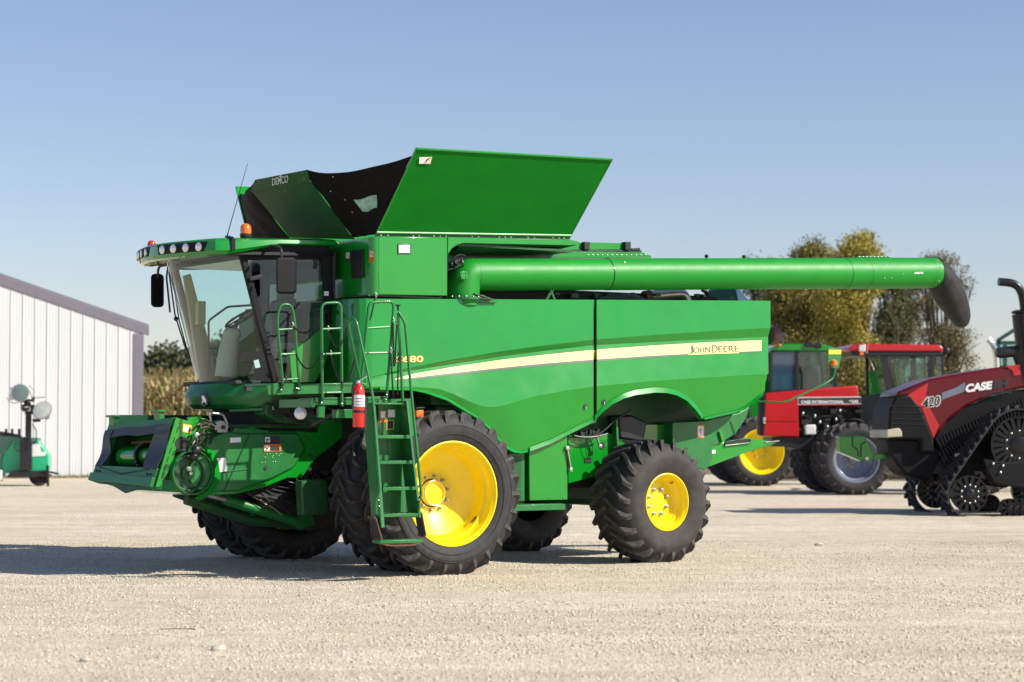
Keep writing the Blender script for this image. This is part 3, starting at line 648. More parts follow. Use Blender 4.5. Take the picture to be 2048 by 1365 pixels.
b = MB(); b.box(-.30, .30, -.03, .03, -.012, .012); sr = b.build('auger_strip', 'greenrough', H, bevel=.004); sr.location = p0+(pe-p0)*.845+Vector((0, 0, rb_+.012)); sr.rotation_euler = (0, -math.asin(d.z), math.atan2(d.y, d.x))
for k in range(9): MB().ell((-.27+.067*k, -.033, 0), .009, 6, 4).build('bolt', 'steel', sr)
tube_bits([(1488, 514.5), (1413, 513)], ra+.01, 'sensor', 'black', .028)
# rubber spout
cl = [P(1869, 547, y=-1.85), P(1881, 559, y=-1.85), P(1898, 588, y=-1.86), P(1914, 618, y=-1.87), P(1924, 641, y=-1.88), P(1929, 652, y=-1.88)]
sx = [.222, .218, .205, .180, .128, .06]
tang = [(cl[min(i+1, 5)]-cl[max(i-1, 0)]).normalized() for i in range(6)]
rings = []
CLf = []; SXf = []
for i in range(5):
    for t in (0, .25, .5, .75):
        a_, b1, c1, d1 = cl[max(i-1, 0)], cl[i], cl[i+1], cl[min(i+2, 5)]
        CLf.append(.5*((2*b1)+(c1-a_)*t+(2*a_-5*b1+4*c1-d1)*t*t+(3*b1-a_-3*c1+d1)*t**3)); SXf.append(sx[i]+(sx[i+1]-sx[i])*t)
CLf.append(cl[5]); SXf.append(sx[5])
for i, c in enumerate(CLf):
    t = (CLf[min(i+1, len(CLf)-1)]-CLf[max(i-1, 0)]).normalized()
    if i < 3: t = d
    sd = Vector((0, 0, 1)).cross(t)
    if sd.length < .2: sd = Vector((0, -1, 0))
    sd = Vector((d.y, -d.x, 0)).normalized(); up = t.cross(sd).normalized()*-1
    r = []
    for j in range(32):
        a = 2*math.pi*j/32; k = .86 if i > 10 else 1
        cc = math.copysign(abs(math.cos(a))**(1 if i < 6 else .75), math.cos(a)); ss = math.copysign(abs(math.sin(a))**(1 if i < 6 else .75), math.sin(a))
        r.append(c+sd*(SXf[i]*k*cc)+up*(SXf[i]*ss))
    rings.append(r+[r[0]])
b = MB(); b.sheet(rings); b.add([rings[-1][j] for j in range(32)], [tuple(range(32))], True)
b.build('auger_spout', mat('spout rubber', (.018, .018, .019), .6, var=.15, dust=.06, scale=4, spec=.3), H, sharp=50)
# ---- cab
XP = [(-1.94, 3.78), (-1.49, 2.22)]      # near and far front pillars: (x, z) top and bottom
def px_of_z(z): t = (z-2.22)/(3.78-2.22); return -1.49+(-1.94+1.49)*t
def ws(y, z, bl=.42): return Vector((px_of_z(z)-bl*(1-(abs(y)/.93)**2.2), y, z))
zs = [2.24+i*(3.80-2.24)/8 for i in range(9)]; ys = [-.93+i*1.86/16 for i in range(17)]
cab = MB().sheet([[ws(y, z) for y in ys] for z in zs]).build('windscreen', 'glass', H)
YCB = -.96
dg_ = [(493, 520), (560, 500), (645, 494), (655, 499), (668, 640), (578, 706), (582, 766), (553, 766)]
dpt = [P(x, y, y=YCB) for x, y in dg_]
b = MB(); b.add(dpt, [tuple(range(len(dpt)))]); dr = b.build('cab_door_glass', 'doorglass', H)
b = MB(); b.add([Vector((p.x, .96, p.z)) for p in dpt], [tuple(range(len(dpt)))]); b.build('far_door_glass', 'glass', H)
for sgn in (-1, 1):
    b = MB(); b.bar((-1.955, .94*sgn, 3.82), (-1.475, .94*sgn, 2.2), .06, .085)
    b.bar((-.80, .95*sgn, 3.86), (-.74, .95*sgn, 2.75), .07, .09)
    b.bar((-1.95, .94*sgn, 3.80), (-.78, .95*sgn, 3.86), .06, .20)
    b.build('cab_pillar', 'blackmatt', H, bevel=.012)
b = MB(); b.bar((-.86, -.975, 3.80), (-.80, -.975, 2.85), .012, .07); b.build('door_frame', 'blackmatt', H)
# cab rear wall with window, floor, nose
b = MB(); b.box(-.74, -.70, -.98, .98, 2.2, 2.95); b.box(-.74, -.70, -.98, -.72, 2.9, 3.85); b.box(-.74, -.70, .72, .98, 2.9, 3.85); b.box(-.74, -.70, -.7, .7, 3.55, 3.85); b.build('cab_rear_wall', 'darkint', H)
b = MB(); b.box(-1.5, -.72, -.95, .95, 2.12, 2.22); b.box(-1.8, -1.5, -.8, .8, 2.16, 2.22); b.build('cab_floor', 'darkint', H)
for sgn, nm in ((-1, 'cab_corner'), (1, 'cab_corner')):
    q = [(579, 707), (662, 645), (669, 652), (650, 735), (630, 766), (583, 766)]
    b = MB(); b.prism([Vector((P(x, y, y=-.985).x, .985*sgn, P(x, y, y=-.985).z)) for x, y in q], (0, -.05*sgn, 0)); b.build(nm, 'green', H, bevel=.01)
rows = []
for z, bl, tk in ((2.25, .50, 0), (2.20, .545, 0), (2.10, .60, .0), (2.00, .58, 0.02), (1.95, .53, .05), (1.93, .30, .10)):
    rows.append([Vector((-1.5+tk-bl*(1-(abs(y)/.98)**2.6), y, z+.0)) for y in [-.98+i*1.96/20 for i in range(21)]])
MB().sheet(rows, (.03, 0, 0)).build('cab_nose', 'greenrough', H, sharp=24)
b = MB(); b.box(-1.55, -.7, -.98, .98, 1.95, 2.12); b.build('cab_base', 'greendark', H)
# emblem on the nose
def nose(px, py, out=.004):
    best = None
    for i in range(21):
        for k in range(40):
            pass
    y = .1
    for _ in range(30):
        p = P(px, py, x=-1.5-.59*(1-(abs(y)/.98)**2.6)-out); y = y*.5+p.y*.5
    return p
c = nose(407.5, 800, .008)
b = MB(); e_ = [nose(407.5+9*math.cos(a)*1.0, 800+15*math.sin(a)*.98, .012) for a in [2*math.pi*i/24 for i in range(24)]]; b.prism(e_, (.03, 0, 0)); em = b.build('emblem', 'ink', H, bevel=.004)
b = MB(); b.prism([nose(407.5+x, 800+y, .022) for x, y in ((-4, 6), (-2, 0), (-5, -6), (-1, -9), (1, -5), (4, -1), (4, 5), (6, 9), (2, 5), (-1, 3), (-3, 9))], (.01, 0, 0)); b.build('emblem_figure', 'lens', em)
b = MB(); b.lathe([(.05, .0), (.052, -.01), (.04, -.018), (.001, -.018)], P(510, 796.5, y=-.75)+Vector((-.03, -.03, 0)), (.6, .8, 0), 24); hl = b.build('work_lamp', 'steel', H)
b = MB(); b.lathe([(.038, .0), (.034, -.008), (.001, -.012)], P(510, 796.5, y=-.75)+Vector((-.045, -.05, 0)), (.6, .8, 0), 24); b.build('lens', 'lens', hl)
b = MB(); b.bar(P(461, 822, y=-.5), P(528, 819, y=-.9), .06, .03); b.build('nose_bracket', 'greenrough', H)
# roof
half = [(-.70, 1.06), (-1.1, 1.07), (-1.5, 1.08), (-1.75, 1.10), (-2.0, 1.12), (-2.22, 1.13), (-2.36, 1.08), (-2.45, .9), (-2.55, .62), (-2.63, .32), (-2.66, 0)]
outl = [(x, -y) for x, y in half]+[(x, y) for x, y in half[::-1][1:]]
def loop(sc, z, dx=0): return [Vector((-1.5+(x+1.5)*sc[0]+dx, y*sc[1], z+(x+1.5)*.035+max(0, 3.97-z)*.62*min(1, max(0, (x+2.2)/.7)))) for x, y in outl]
rl = [loop((.94, .93), 3.765), loop((.985, .975), 3.78), loop((1, 1), 3.82), loop((.995, .99), 3.93), loop((.965, .95), 3.965), loop((.8, .8), 3.99), loop((.3, .3), 3.997)]
b = MB(); b.sheet([r+[r[0]] for r in rl]); b.add(rl[0], [tuple(range(len(outl)))]); b.add(rl[-1], [tuple(range(len(outl)))], True)
roof = b.build('cab_roof', 'green', H, sharp=22)
b = MB(); b.bar((-2.16, -1.12, 3.79), (-2.16, -1.12, 3.93), .05, .05, up=(1, 0, 0)); b.bar((-2.165, -1.11, 3.945), (-2.12, -.9, 3.975), .05, .02); b.build('roof_trim', 'blackmatt', roof)
b = MB(); b.sheet([[Vector((-1.5+(x+1.5)*.97, y*.955, 3.775+(x+1.5)*.035)) for x, y in outl], [Vector((-1.5+(x+1.5)*.955, y*.94, 3.81+(x+1.5)*.035)) for x, y in outl]]); b.add([Vector((-1.5+(x+1.5)*.97, y*.955, 3.775+(x+1.5)*.035)) for x, y in outl], [tuple(range(len(outl)))]); b.build('roof_lining', 'blackmatt', roof)
def rface(y, z, out=.0):
    xs_ = [(abs(h[1]), h[0]) for h in half[::-1]]
    return Vector((lerp(xs_, abs(y))-out, y, z))
for sgn in (-1, 1):
    pts_t = [rface(sgn*y, 3.90, .006) for y in (.12, .3, .5, .7, .88, .97)]; pts_b = [rface(sgn*y, 3.785, .004) for y in (.14, .3, .5, .7, .88, .93)]
    b = MB(); b.sheet([pts_t, pts_b], (.02, 0, 0)); rec = b.build('lamp_recess', 'blackmatt', roof)
    for k, y in enumerate((.24, .45, .66, .86)):
        c = rface(sgn*y, 3.84, .006); nx_ = Vector((-.93, .3*sgn, 0))
        b = MB(); b.lathe([(.050, -.02), (.052, .004), (.045, .009), (.03, .012), (.001, .014)], c, nx_, 20); b.build('roof_lamp', 'lens', rec)
# beacons, aerial
def beacon(p, m, s=1.):
    b = MB(); b.lathe([(.05*s, -.02), (.055*s, .0), (.068*s, .02), (.072*s, .05), (.07*s, .06)], p, (0, 0, 1), 24); o = b.build('beacon', 'black', H)
    b = MB(); b.lathe([(.066*s, .06), (.068*s, .10), (.062*s, .145), (.045*s, .17), (.02*s, .18), (.001, .181)], p, (0, 0, 1), 24); b.build('beacon_lens', m, o)
beacon(P(491.5, 478, y=-.95), 'orange'); beacon(P(303, 494, y=1.1)+Vector((.0, 0, -.10)), 'redlens', .8)
b = MB(); a0 = P(454, 474, y=-.7); b.tube([a0, P(456, 466, y=-.7), P(495, 328, y=-.7)], [.012, .006, .003], 6); b.lathe([(.04, 0), (.03, .02), (.012, .03)], a0+Vector((0, 0, -.03)), (0, 0, 1), 12); b.build('aerial', 'black', H)
# mirrors
def mirror(cx, cy, w, h, y, top, m='blackmatt', nm='mirror'):
    pts = []
    for sx_, sy_ in ((-1, -1), (1, -1), (1, 1), (-1, 1)):
        for a in range(5):
            an = math.radians({(-1, -1): 180, (1, -1): 270, (1, 1): 0, (-1, 1): 90}[(sx_, sy_)]+a*22.5)
            rr_ = 8; pts.append((cx+sx_*(w/2-rr_)+rr_*math.cos(an), cy+sy_*(h/2-rr_)+rr_*math.sin(an)))
    pp = [P(x, yy, y=y) for x, yy in pts]; b = MB(); b.prism(pp, (.06, .09, 0)); o = b.build(nm, m, H, bevel=.025, seg=3)
    b = MB(); b.tube(round_path([P(*q_, y=yy) for q_, yy in top], .08), .016, 10); b.build('mirror_arm', 'black', o)
mirror(572, 551, 40, 73, -1.5, (((540, 491), -1.05), ((563, 495), -1.45), ((563, 530), -1.45)))
mirror(313.5, 581, 25, 67, 1.35, (((338, 530), 1.0), ((317, 533), 1.3), ((315, 556), 1.35)))
# wipers and grab bars
b = MB(); b.tube([P(338, 520, y=.75), P(333, 555, y=.7), P(340, 625, y=.55)], .012, 6); b.tube([P(338, 545, y=.6), P(350, 630, y=.55), P(372, 700, y=.5)], .010, 6); b.tube([P(341, 530, y=.65), P(358, 640, y=.55), P(378, 715, y=.5)], .008, 6); b.ell(P(352, 638, y=.55), .03, 8, 6); b.build('wiper', 'black', H)
b = MB(); b.tube(round_path([P(505, 572, y=-1.04), P(499, 590, y=-1.08), P(530, 688, y=-1.08), P(536, 682, y=-1.03)], .05), .013, 8); b.build('door_grab_bar', 'blackgloss', H)
b = MB(); b.bar(P(500, 558, y=-1.0), P(527, 553, y=-1.0), .01, .05); b.bar(P(533, 697, y=-1.0), P(560, 692, y=-1.0), .01, .015); b.bar(P(535, 706, y=-1.0), P(562, 701, y=-1.0), .01, .015); b.build('door_hinge', 'black', H, bevel=.004)
b = MB(); b.prism([P(x, y, y=-.985) for x, y in ((648, 583), (657, 583), (657, 592), (648, 592))], (0, -.003, 0)); b.build('label', 'white', H)
b = MB(); b.bar(P(630, 630, y=-1.02), P(655, 622, y=-1.02), .04, .05); b.bar(P(640, 632, y=-1.05), P(659, 622, y=-1.05), .02, .02); b.build('door_handle', 'black', H, bevel=.008)
# interior
YI = .0
b = MB(); b.tube([P(452, 755, y=.1), P(457, 700, y=.1), P(463, 668, y=.1)], [.14, .12, .10], 16); b.ell(P(464, 668, y=.1), (.11, .12, .09)); b.build('steering_column', 'cream', H)
b = MB(); b.tube([P(464, 668, y=.1), P(476, 643, y=.1)], .03, 8); cst = P(480, 638, y=.1); axd = Vector((-.55, 0, .83))
u_ = axd.orthogonal().normalized(); v_ = axd.cross(u_); b.tube([cst+(u_*math.cos(a)+v_*math.sin(a))*.2 for a in [2*math.pi*i/24 for i in range(24)]], .015, 8, closed=True)
for a in (0, 2.1, 4.2): b.tube([cst, cst+(u_*math.cos(a)+v_*math.sin(a))*.2], .012, 6)
b.build('steering_wheel', 'darkint', H)
b = MB(); b.tube(round_path([P(418, 745, y=.7), P(417, 642, y=.7), P(455, 614, y=.5), P(500, 611, y=.3)], .04), .014, 8); b.tube([P(417, 697, y=.7), P(440, 697, y=.7)], .012, 8); b.build('interior_rail', 'grey_decal', H)
b = MB(); b.prism([P(x, y, y=.86) for x, y in ((368, 552), (382, 548), (440, 765), (400, 765))], (0, .05, 0)); b.build('interior_pillar', 'tan', H, bevel=.01)
b = MB(); b.box(*(P(392, 650, y=.75).x, P(404, 650, y=.75).x+.03, .7, .78, P(398, 650, y=.75).z, P(398, 603, y=.75).z)); b.build('monitor', 'tan', H, bevel=.008)
b = MB(); b.box(-1.35, -.85, -.30, .28, 2.52, 2.66); b.obox((-.86, 0, 2.98), (.06, 0, .01), (0, .26, 0), (-.03, 0, .34)); b.obox((-.84, 0, 3.42), (.04, 0, 0), (0, .15, 0), (0, 0, .10)); b.box(-1.2, -.9, -.2, .2, 2.2, 2.5); st_ = b.build('driver_seat', 'darkint', H, bevel=.04, seg=3)
b = MB(); b.box(-1.3, -.86, -.56, -.4, 2.66, 2.76); b.box(-1.3, -.9, -.85, -.45, 2.5, 2.58); b.build('armrest', 'cream', H, bevel=.03, seg=3)
b = MB(); b.box(-1.28, -.8, -.62, -.38, 2.22, 2.64); b.box(-1.42, -1.3, -.66, -.60, 2.5, 2.9); b.build('console', 'darkint', H, bevel=.02)
b = MB(); b.box(-1.9, -1.55, -.7, .75, 2.235, 2.29); b.build('dash_shelf', 'darkint', H, bevel=.02)
b = MB(); b.add([P(x, y, y=-.7) for x, y in ((507, 722), (517, 719), (521, 735), (511, 737))], [(0, 1, 2, 3)]); b.build('paper', 'white', H)
b = MB(); b.box(-1.9, -.72, -.9, .9, 3.72, 3.78); b.build('cab_ceiling', 'grey_decal', H)
# ---- platform, rails and ladder
YPA, YPB = -1.55, -2.2
zc = P(620, 768, y=YPA).z
b = MB(); b.box(P(535, 770, y=YPA).x, P(703, 770, y=YPA).x, YPA, -.98, zc-.03, zc); b.prism([P(535, 770, y=YPA), P(775, 764, y=YPA), P(775, 785, y=YPA), P(537, 791, y=YPA)], (0, .04, 0)); dk = b.build('upper_platform', 'greenrough', H, bevel=.006)
b = MB(); p_a = P(624, 796, y=YPB); p_b = P(775, 793, y=YPB); b.prism([p_a, p_b, P(775, 810, y=YPB), P(621, 811, y=YPB)], (0, .04, 0)); b.box(p_a.x, p_b.x, YPB, YPB+.32, p_a.z-.03, p_a.z-.002); b.bar(p_a+Vector((.02, 0, -.06)), p_a+Vector((.02, .8, -.06)), .04, .1)
b.prism([P(x, y, y=YPB+.02) for x, y in ((637, 811), (650, 811), (650, 836), (637, 836))], (0, .05, 0)); b.prism([P(x, y, y=YPB+.02) for x, y in ((672, 819), (706, 819), (706, 837), (672, 837))], (0, .1, 0)); b.build('lower_platform', 'greenrough', H, bevel=.006)
for x, y in ((562, 780), (600, 781), (593, 777)): MB().ell(P(x, y, y=YPA-.03), .012, 6, 4).build('bolt', 'steel', dk)
b = MB(); b.lathe([(.05, -.03), (.075, .0), (.07, .02), (.04, .035), (.001, .04)], P(601, 827, y=-1.9), (-.5, -.85, .1), 20); b.build('work_lamp', 'lens', H)
b = MB(); b.tube([P(625, 850, y=-1.6), P(680, 822, y=-2.0)], .03, 8); b.build('platform_brace', 'black', H)
def rail(path, y, r=.0165, nm='handrail', rad=.08, m='greenrough'):
    b = MB(); b.tube(round_path([P(x, yy, y=(y if not isinstance(y, (list, tuple)) else y[i])) for i, (x, yy) in enumerate(path)], rad), r, 12); return b.build(nm, m, H)
def rungs(par, lst, y, r=.013):
    for (a_, b_) in lst:
        b = MB(); b.tube([P(*a_, y=y), P(*b_, y=y)], r, 8); b.build('rung', 'greenrough', par)
def endpl(par, lst, y):
    for x, yy in lst: MB().ell(P(x, yy, y=y-.02), .011, 6, 4).build('bolt', 'steel', par)
r1 = rail([(567, 780), (554, 640), (560, 609), (583, 609), (589, 640), (599, 782)], YPA-.03); rungs(r1, [((556, 660), (584, 658.5)), ((561, 709), (590, 708)), ((566, 760), (596, 758))], YPA-.03); endpl(r1, [(565, 778), (597, 778)], YPA-.05)
r2 = rail([(645, 808), (643, 607), (682, 605), (684, 813)], YPB-.03); rungs(r2, [((644, 659), (682, 657)), ((644, 709), (683, 707)), ((646, 786), (684, 785))], YPB-.03); endpl(r2, [(643, 806), (684, 808)], YPB-.05)
r3 = rail([(720, 795), (738, 605), (788, 603), (773, 797)], YPB-.05); rungs(r3, [((733, 657), (786, 654)), ((728, 707), (780, 706))], YPB-.05); endpl(r3, [(773, 790), (772, 800)], YPB-.07)
YLT, YLB = -2.84, -2.95
rail([(722, 770), (696, 650), (700, 636), (712, 640), (745, 790), (760, 985), (752, 998), (752, 1028)], [-2.35, -2.60, -2.64, -2.72, -2.88, -3.02, -2.98, -2.97], nm='ladder_handrail')
rail([(806, 812), (796, 627)], [-2.74, -2.74], nm='ladder_post', rad=.02)
rail([(797, 625), (810, 644), (824, 800), (843, 990), (838, 1000), (838, 1022)], [-2.75, -2.78, -2.90, -3.02, -2.99, -2.97], nm='ladder_handrail', rad=.06)
b = MB(); b.lathe([(.012, 0), (.012, .05), (.03, .055), (.03, .07)], P(796, 622, y=-2.74), (0, 0, 1), 12); b.build('post_knob', 'chain', H)
# ladder
lad = MB()
def LY(py): return YLT+(YLB-YLT)*(py-870)/(1031-870)
s0 = [(728, 824), (750, 1040)]
# left cheek: wide sheet running back from the front edge
fl_ = [(745, 808), (745, 830), (763, 1052)]
def cheek(xt, xb, yt, yb, w=.05, deep=.20):
    a_ = P(xt, yt, y=LY(yt)); c_ = P(xb, yb, y=LY(yb)); b = MB()
    b.prism([a_, a_+Vector((0, deep, 0)), c_+Vector((0, deep, 0)), c_], (w*.3, 0, 0)); b.prism([a_, a_+Vector((w, 0, 0)), c_+Vector((w, 0, 0)), c_], (0, .012, 0))
    return b
ck = cheek(743, 762, 806, 1056); L_ = ck.build('ladder', 'greenrough', H, bevel=.003)
cheek(812, 838, 802, 1036, w=.03, deep=.24).build('ladder_cheek', 'greenrough', L_, bevel=.003)
# top plate and back sheet
b = MB(); b.prism([P(x, y, y=YLT+.225) for x, y in ((757, 800), (826, 797), (828, 872), (760, 875))], (0, .015, 0)); bp_ = b.build('ladder_back', 'greenrough', L_)
b = MB(); b.prism([P(x, y, y=-2.635) for x, y in ((756, 872), (808, 870), (812, 1026), (764, 1030))], (0, .015, 0)); b.build('ladder_back', 'greenrough', L_)
b = MB(); b.box(P(745, 805, y=YLT).x, P(812, 802, y=YLT).x, YLT+.02, YLT+.24, P(780, 806, y=YLT).z-.02, P(780, 806, y=YLT).z); b.build('ladder_top', 'greenrough', L_, bevel=.004)
for (x0, y0, x1, y1) in ((753, 873, 821, 869), (760, 924, 825, 920), (766, 977, 832, 972), (762, 1031, 836, 1024)):
    a_ = P(x0, y0, y=LY(y0)); c_ = P(x1, y1, y=LY(y1)); b = MB()
    z = (a_.z+c_.z)/2; b.box(a_.x, c_.x, a_.y, a_.y+.21, z-.038, z-.0)
    s_ = b.build('step', 'greenrough', L_, bevel=.004)
    for k in range(7):
        x = a_.x+.03+(c_.x-a_.x-.06)*k/6
        b = MB(); b.box(x-.018, x+.018, a_.y+.01, a_.y+.19, z+.001, z+.006); b.build('step_tread', 'greendark', s_)
a_ = P(762, 1083, y=-3.0); c_ = P(848, 1077, y=-3.0); z = (a_.z+c_.z)/2
b = MB(); b.prism([(a_.x, a_.y+.20, z), (a_.x, a_.y+.02, z), (a_.x+.14, a_.y-.01, z), (c_.x-.14, a_.y-.01, z), (c_.x, a_.y+.02, z), (c_.x, a_.y+.20, z)], (0, 0, -.04)); s_ = b.build('bottom_step', 'greenrough', L_, bevel=.006)
b = MB(); b.prism([(a_.x+.02, a_.y+.01, z-.04), (c_.x-.02, a_.y+.01, z-.04), (c_.x-.14, a_.y+.01, z-.07), (a_.x+.14, a_.y+.01, z-.07)], (0, .1, 0)); b.build('step_skirt', 'rust', L_)
for x0, y0, x1, y1 in ((747, 1036, 762, 1080), (839, 1025, 850, 1072)):
    b = MB(); p_, q_ = P(x0+4, y0, y=-2.93), P(x1+2, y1, y=-2.97); b.prism([p_, p_+Vector((.0, .16, 0)), q_+Vector((0, .16, 0)), q_], (.012, 0, 0)); b.build('rubber_strap', 'black', L_)
    b = MB(); b.bar(p_+Vector((-.008, 0, 0)), p_+Vector((-.008, .16, 0)), .012, .03); b.bar(q_+Vector((-.008, 0, 0)), q_+Vector((-.008, .16, 0)), .012, .03); b.tube([p_, q_], .006, 6); b.build('strap_plate', 'rust', L_)
for x, y in ((757, 1001), (758, 1013), (838, 1000)): MB().ell(P(x, y, y=-3.0), .010, 6, 4).build('bolt', 'steel', L_)
# labels on the ladder head
for q, m1, m2 in (([(760, 822), (772, 822), (772, 845), (760, 845)], 'orange_lbl', 'white'), ([(776, 820), (790, 820), (790, 835), (776, 835)], 'white', 'white'), ([(773, 841), (788, 840), (788, 859), (773, 860)], 'yellow_lbl', 'ink')):
    b = MB(); b.add([P(x, y, y=YLT+.222) for x, y in q], [(0, 1, 2, 3)]); l = b.build('label', m1, bp_)
    b = MB(); b.add([P(x+(1.6 if i in (0, 3) else -1.6), y+(1.6 if i < 2 else (-1.6 if m2 == 'ink' else -9 if m1 == 'orange_lbl' else -1)), y=YLT+.219) for i, (x, y) in enumerate(q)], [(0, 1, 2, 3)]); b.build('label_face', m2, l)
# side indicator
b = MB(); p_ = P(838, 828, y=-2.35); b.obox(p_, (.05, 0, 0), (0, .025, 0), (0, 0, .045)); b.build('side_indicator', 'orange', H, bevel=.01)
b = MB(); b.bar(P(829, 817, y=-2.36), P(846, 815.5, y=-2.36), .08, .01); b.build('indicator_cap', 'black', H)
# chains
def chain(a_, b_, sag_, name='chain', r=.0058, link_=.03, vertical=False):
    a_, b_ = Vector(a_), Vector(b_); n = 60; pts = []
    for i in range(n+1):
        t = i/n; p = a_+(b_-a_)*t; p.z -= sag_*4*t*(1-t); pts.append(p)
    cum = [0]
    for i in range(n): cum.append(cum[-1]+(pts[i+1]-pts[i]).length)
    k = max(3, int(cum[-1]/link_)); mb = MB()
    for q in range(k):
        def pos(sv):
            for i in range(n):
                if cum[i+1] >= sv: return pts[i]+(pts[i+1]-pts[i])*((sv-cum[i])/max(1e-6, cum[i+1]-cum[i]))
            return pts[-1]
        c0_, c1_ = pos(cum[-1]*q/k), pos(cum[-1]*(q+1)/k); dv = (c1_-c0_).normalized(); cc = (c0_+c1_)/2
        side = dv.cross(Vector((0, 1, 0))); side = side.normalized() if side.length > .1 else Vector((1, 0, 0))
        if q % 2: side = dv.cross(side).normalized()
        L2 = link_*.66
        mb.tube([cc+dv*(L2*math.cos(t))+side*(link_*.30*math.sin(t)) for t in [2*math.pi*j/8 for j in range(8)]], r, 4, closed=True)
    return mb.build(name, 'chain', H)
def hook(p):
    b = MB(); b.tube([p+Vector((0, 0, .03)), p+Vector((.015, -.01, .0)), p+Vector((.0, -.01, -.04)), p+Vector((-.010, -.01, -.02)), p], .004, 6); b.build('chain_hook', 'steel', H)
chs = [((585, 650, YPA-.03), (644, 625, -1.9), .16), ((591, 706, YPA-.03), (644, 700, YPB), .20), ((656, 657, YPB-.03), (694, 655, -2.5), .22), ((661, 706, YPB-.03), (709, 720, -2.6), .30),
       ((786, 640, YPB-.08), (787, 732, YPB-.08), .0), ((794, 645, -2.55), (789, 732, -2.5), .0), ((781, 700, YPB-.08), (787, 803, YPB-.1), .0), ((797, 700, -2.5), (795, 790, -2.5), .0), ((751, 590, -1.9), (740, 640, -2.1), .02)]
for (x0, y0, ya), (x1, y1, yb_), sg in chs: chain(P(x0, y0, y=ya), P(x1, y1, y=yb_), sg); hook(P(x0, y0, y=ya))
# ---- feeder house
YFN, YFF = -.80, .75
def FFN(px, py, y=YFN, dy=0): return P(px, py, y=y+dy)
sidepts = [(385, 850), (404, 858), (440, 868), (470, 862), (505, 852), (530, 862), (600, 862), (638, 866), (642, 837), (714, 836), (718, 859), (697, 868), (668, 891), (630, 920), (604, 957), (575, 957), (530, 975), (470, 989), (400, 992), (360, 985), (345, 960)]
b = MB(); sp_ = [P(x, y, y=YFN) for x, y in sidepts]; b.prism(sp_, (0, 1.5, 0)); fh = b.build('feeder_house', 'green', H, bevel=.015)
# raised cover on its side
cov = [(398, 900), (415, 878), (455, 862), (480, 866), (520, 866), (596, 866), (612, 900), (590, 935), (545, 958), (475, 984), (402, 986), (380, 975)]
b = MB(); b.prism([P(x, y, y=YFN-.05) for x, y in cov], (0, .055, 0)); cv = b.build('drive_cover', 'greenrough', fh, bevel=.03, seg=3)
b = MB(); b.prism([P(x, y, y=YFN-.03) for x, y in ((470, 856), (538, 861), (538, 868), (460, 868))], (0, .03, 0)); b.build('cover_edge', 'greenrough', fh, bevel=.005)
b = MB(); b.tube([P(500, 867, y=YFN-.057), P(447, 985, y=YFN-.057)], .007, 6); b.tube([P(435, 946, y=YFN-.057), P(500, 938, y=YFN-.057)], .006, 6); b.build('cover_rib', 'greendark', cv)
b = MB(); b.tube([P(606, 868, y=YFN-.004), P(620, 885, y=YFN-.004), P(628, 900, y=YFN-.004), P(629, 912, y=YFN-.004), P(622, 924, y=YFN-.004)], .006, 6); b.build('plate_seam', 'greendark', fh)
for x, y, r_ in ((619.5, 909.5, .022), (609, 902, .009), (611, 922, .009), (532, 936.5, .024), (660, 863, .008), (660, 878, .006)):
    b = MB(); b.lathe([(r_, 0), (r_, -.004), (.001, -.004)], P(x, y, y=YFN-(.057 if x < 600 else 0)), (0, 1, 0), 14); b.build('hole', 'ink', fh)
for q in ([(528, 872), (558, 872), (559, 888), (529, 889)], [(527, 889), (562, 889), (562, 903), (528, 904)]):
    b = MB(); b.add([P(x, y, y=YFN-.060) for x, y in q], [(0, 1, 2, 3)]); l = b.build('warning_label', 'ink' if q[0][1] < 880 else 'orange_lbl', cv)
    x0, y0 = q[0]; b = MB(); b.add([P(x, y, y=YFN-.062) for x, y in ((x0+2, y0+2.5), (x0+12, y0+2.5), (x0+12, y0+13), (x0+2, y0+13))], [(0, 1, 2, 3)]); b.build('label_face', 'white', l)
    b = MB(); b.add([P(x, y, y=YFN-.062) for x, y in ((x0+14, y0+4), (x0+32, y0+4), (x0+32, y0+13), (x0+14, y0+13))], [(0, 1, 2, 3)]); b.build('label_text', 'ink', l)
    b = MB(); b.tube([P(x0+3, y0+6, y=YFN-.065), P(x0+7, y0+8, y=YFN-.065), P(x0+11, y0+6, y=YFN-.065)], .006, 5); b.tube([P(x0+4, y0+12, y=YFN-.065), P(x0+8, y0+9, y=YFN-.065)], .005, 5); b.build('label_figure', 'ink', l)
for q in ([(431, 917), (452, 916), (453, 930), (432, 930)], [(433, 931), (454, 930), (455, 944), (434, 945)], [(460, 876), (482, 875), (482, 885), (460, 886)]):
    b = MB(); b.add([P(x, y, y=YFN-.060) for x, y in q], [(0, 1, 2, 3)]); b.build('label', 'white', cv)
for x, y in ((534, 909), (540, 908), (546, 912), (552, 908), (558, 912), (562, 908), (530, 915), (545, 915), (524, 926), (530, 925), (546, 924), (551, 924)): MB().ell(P(x, y, y=YFN-.057), .006, 6, 4).build('rivet', 'green', cv)
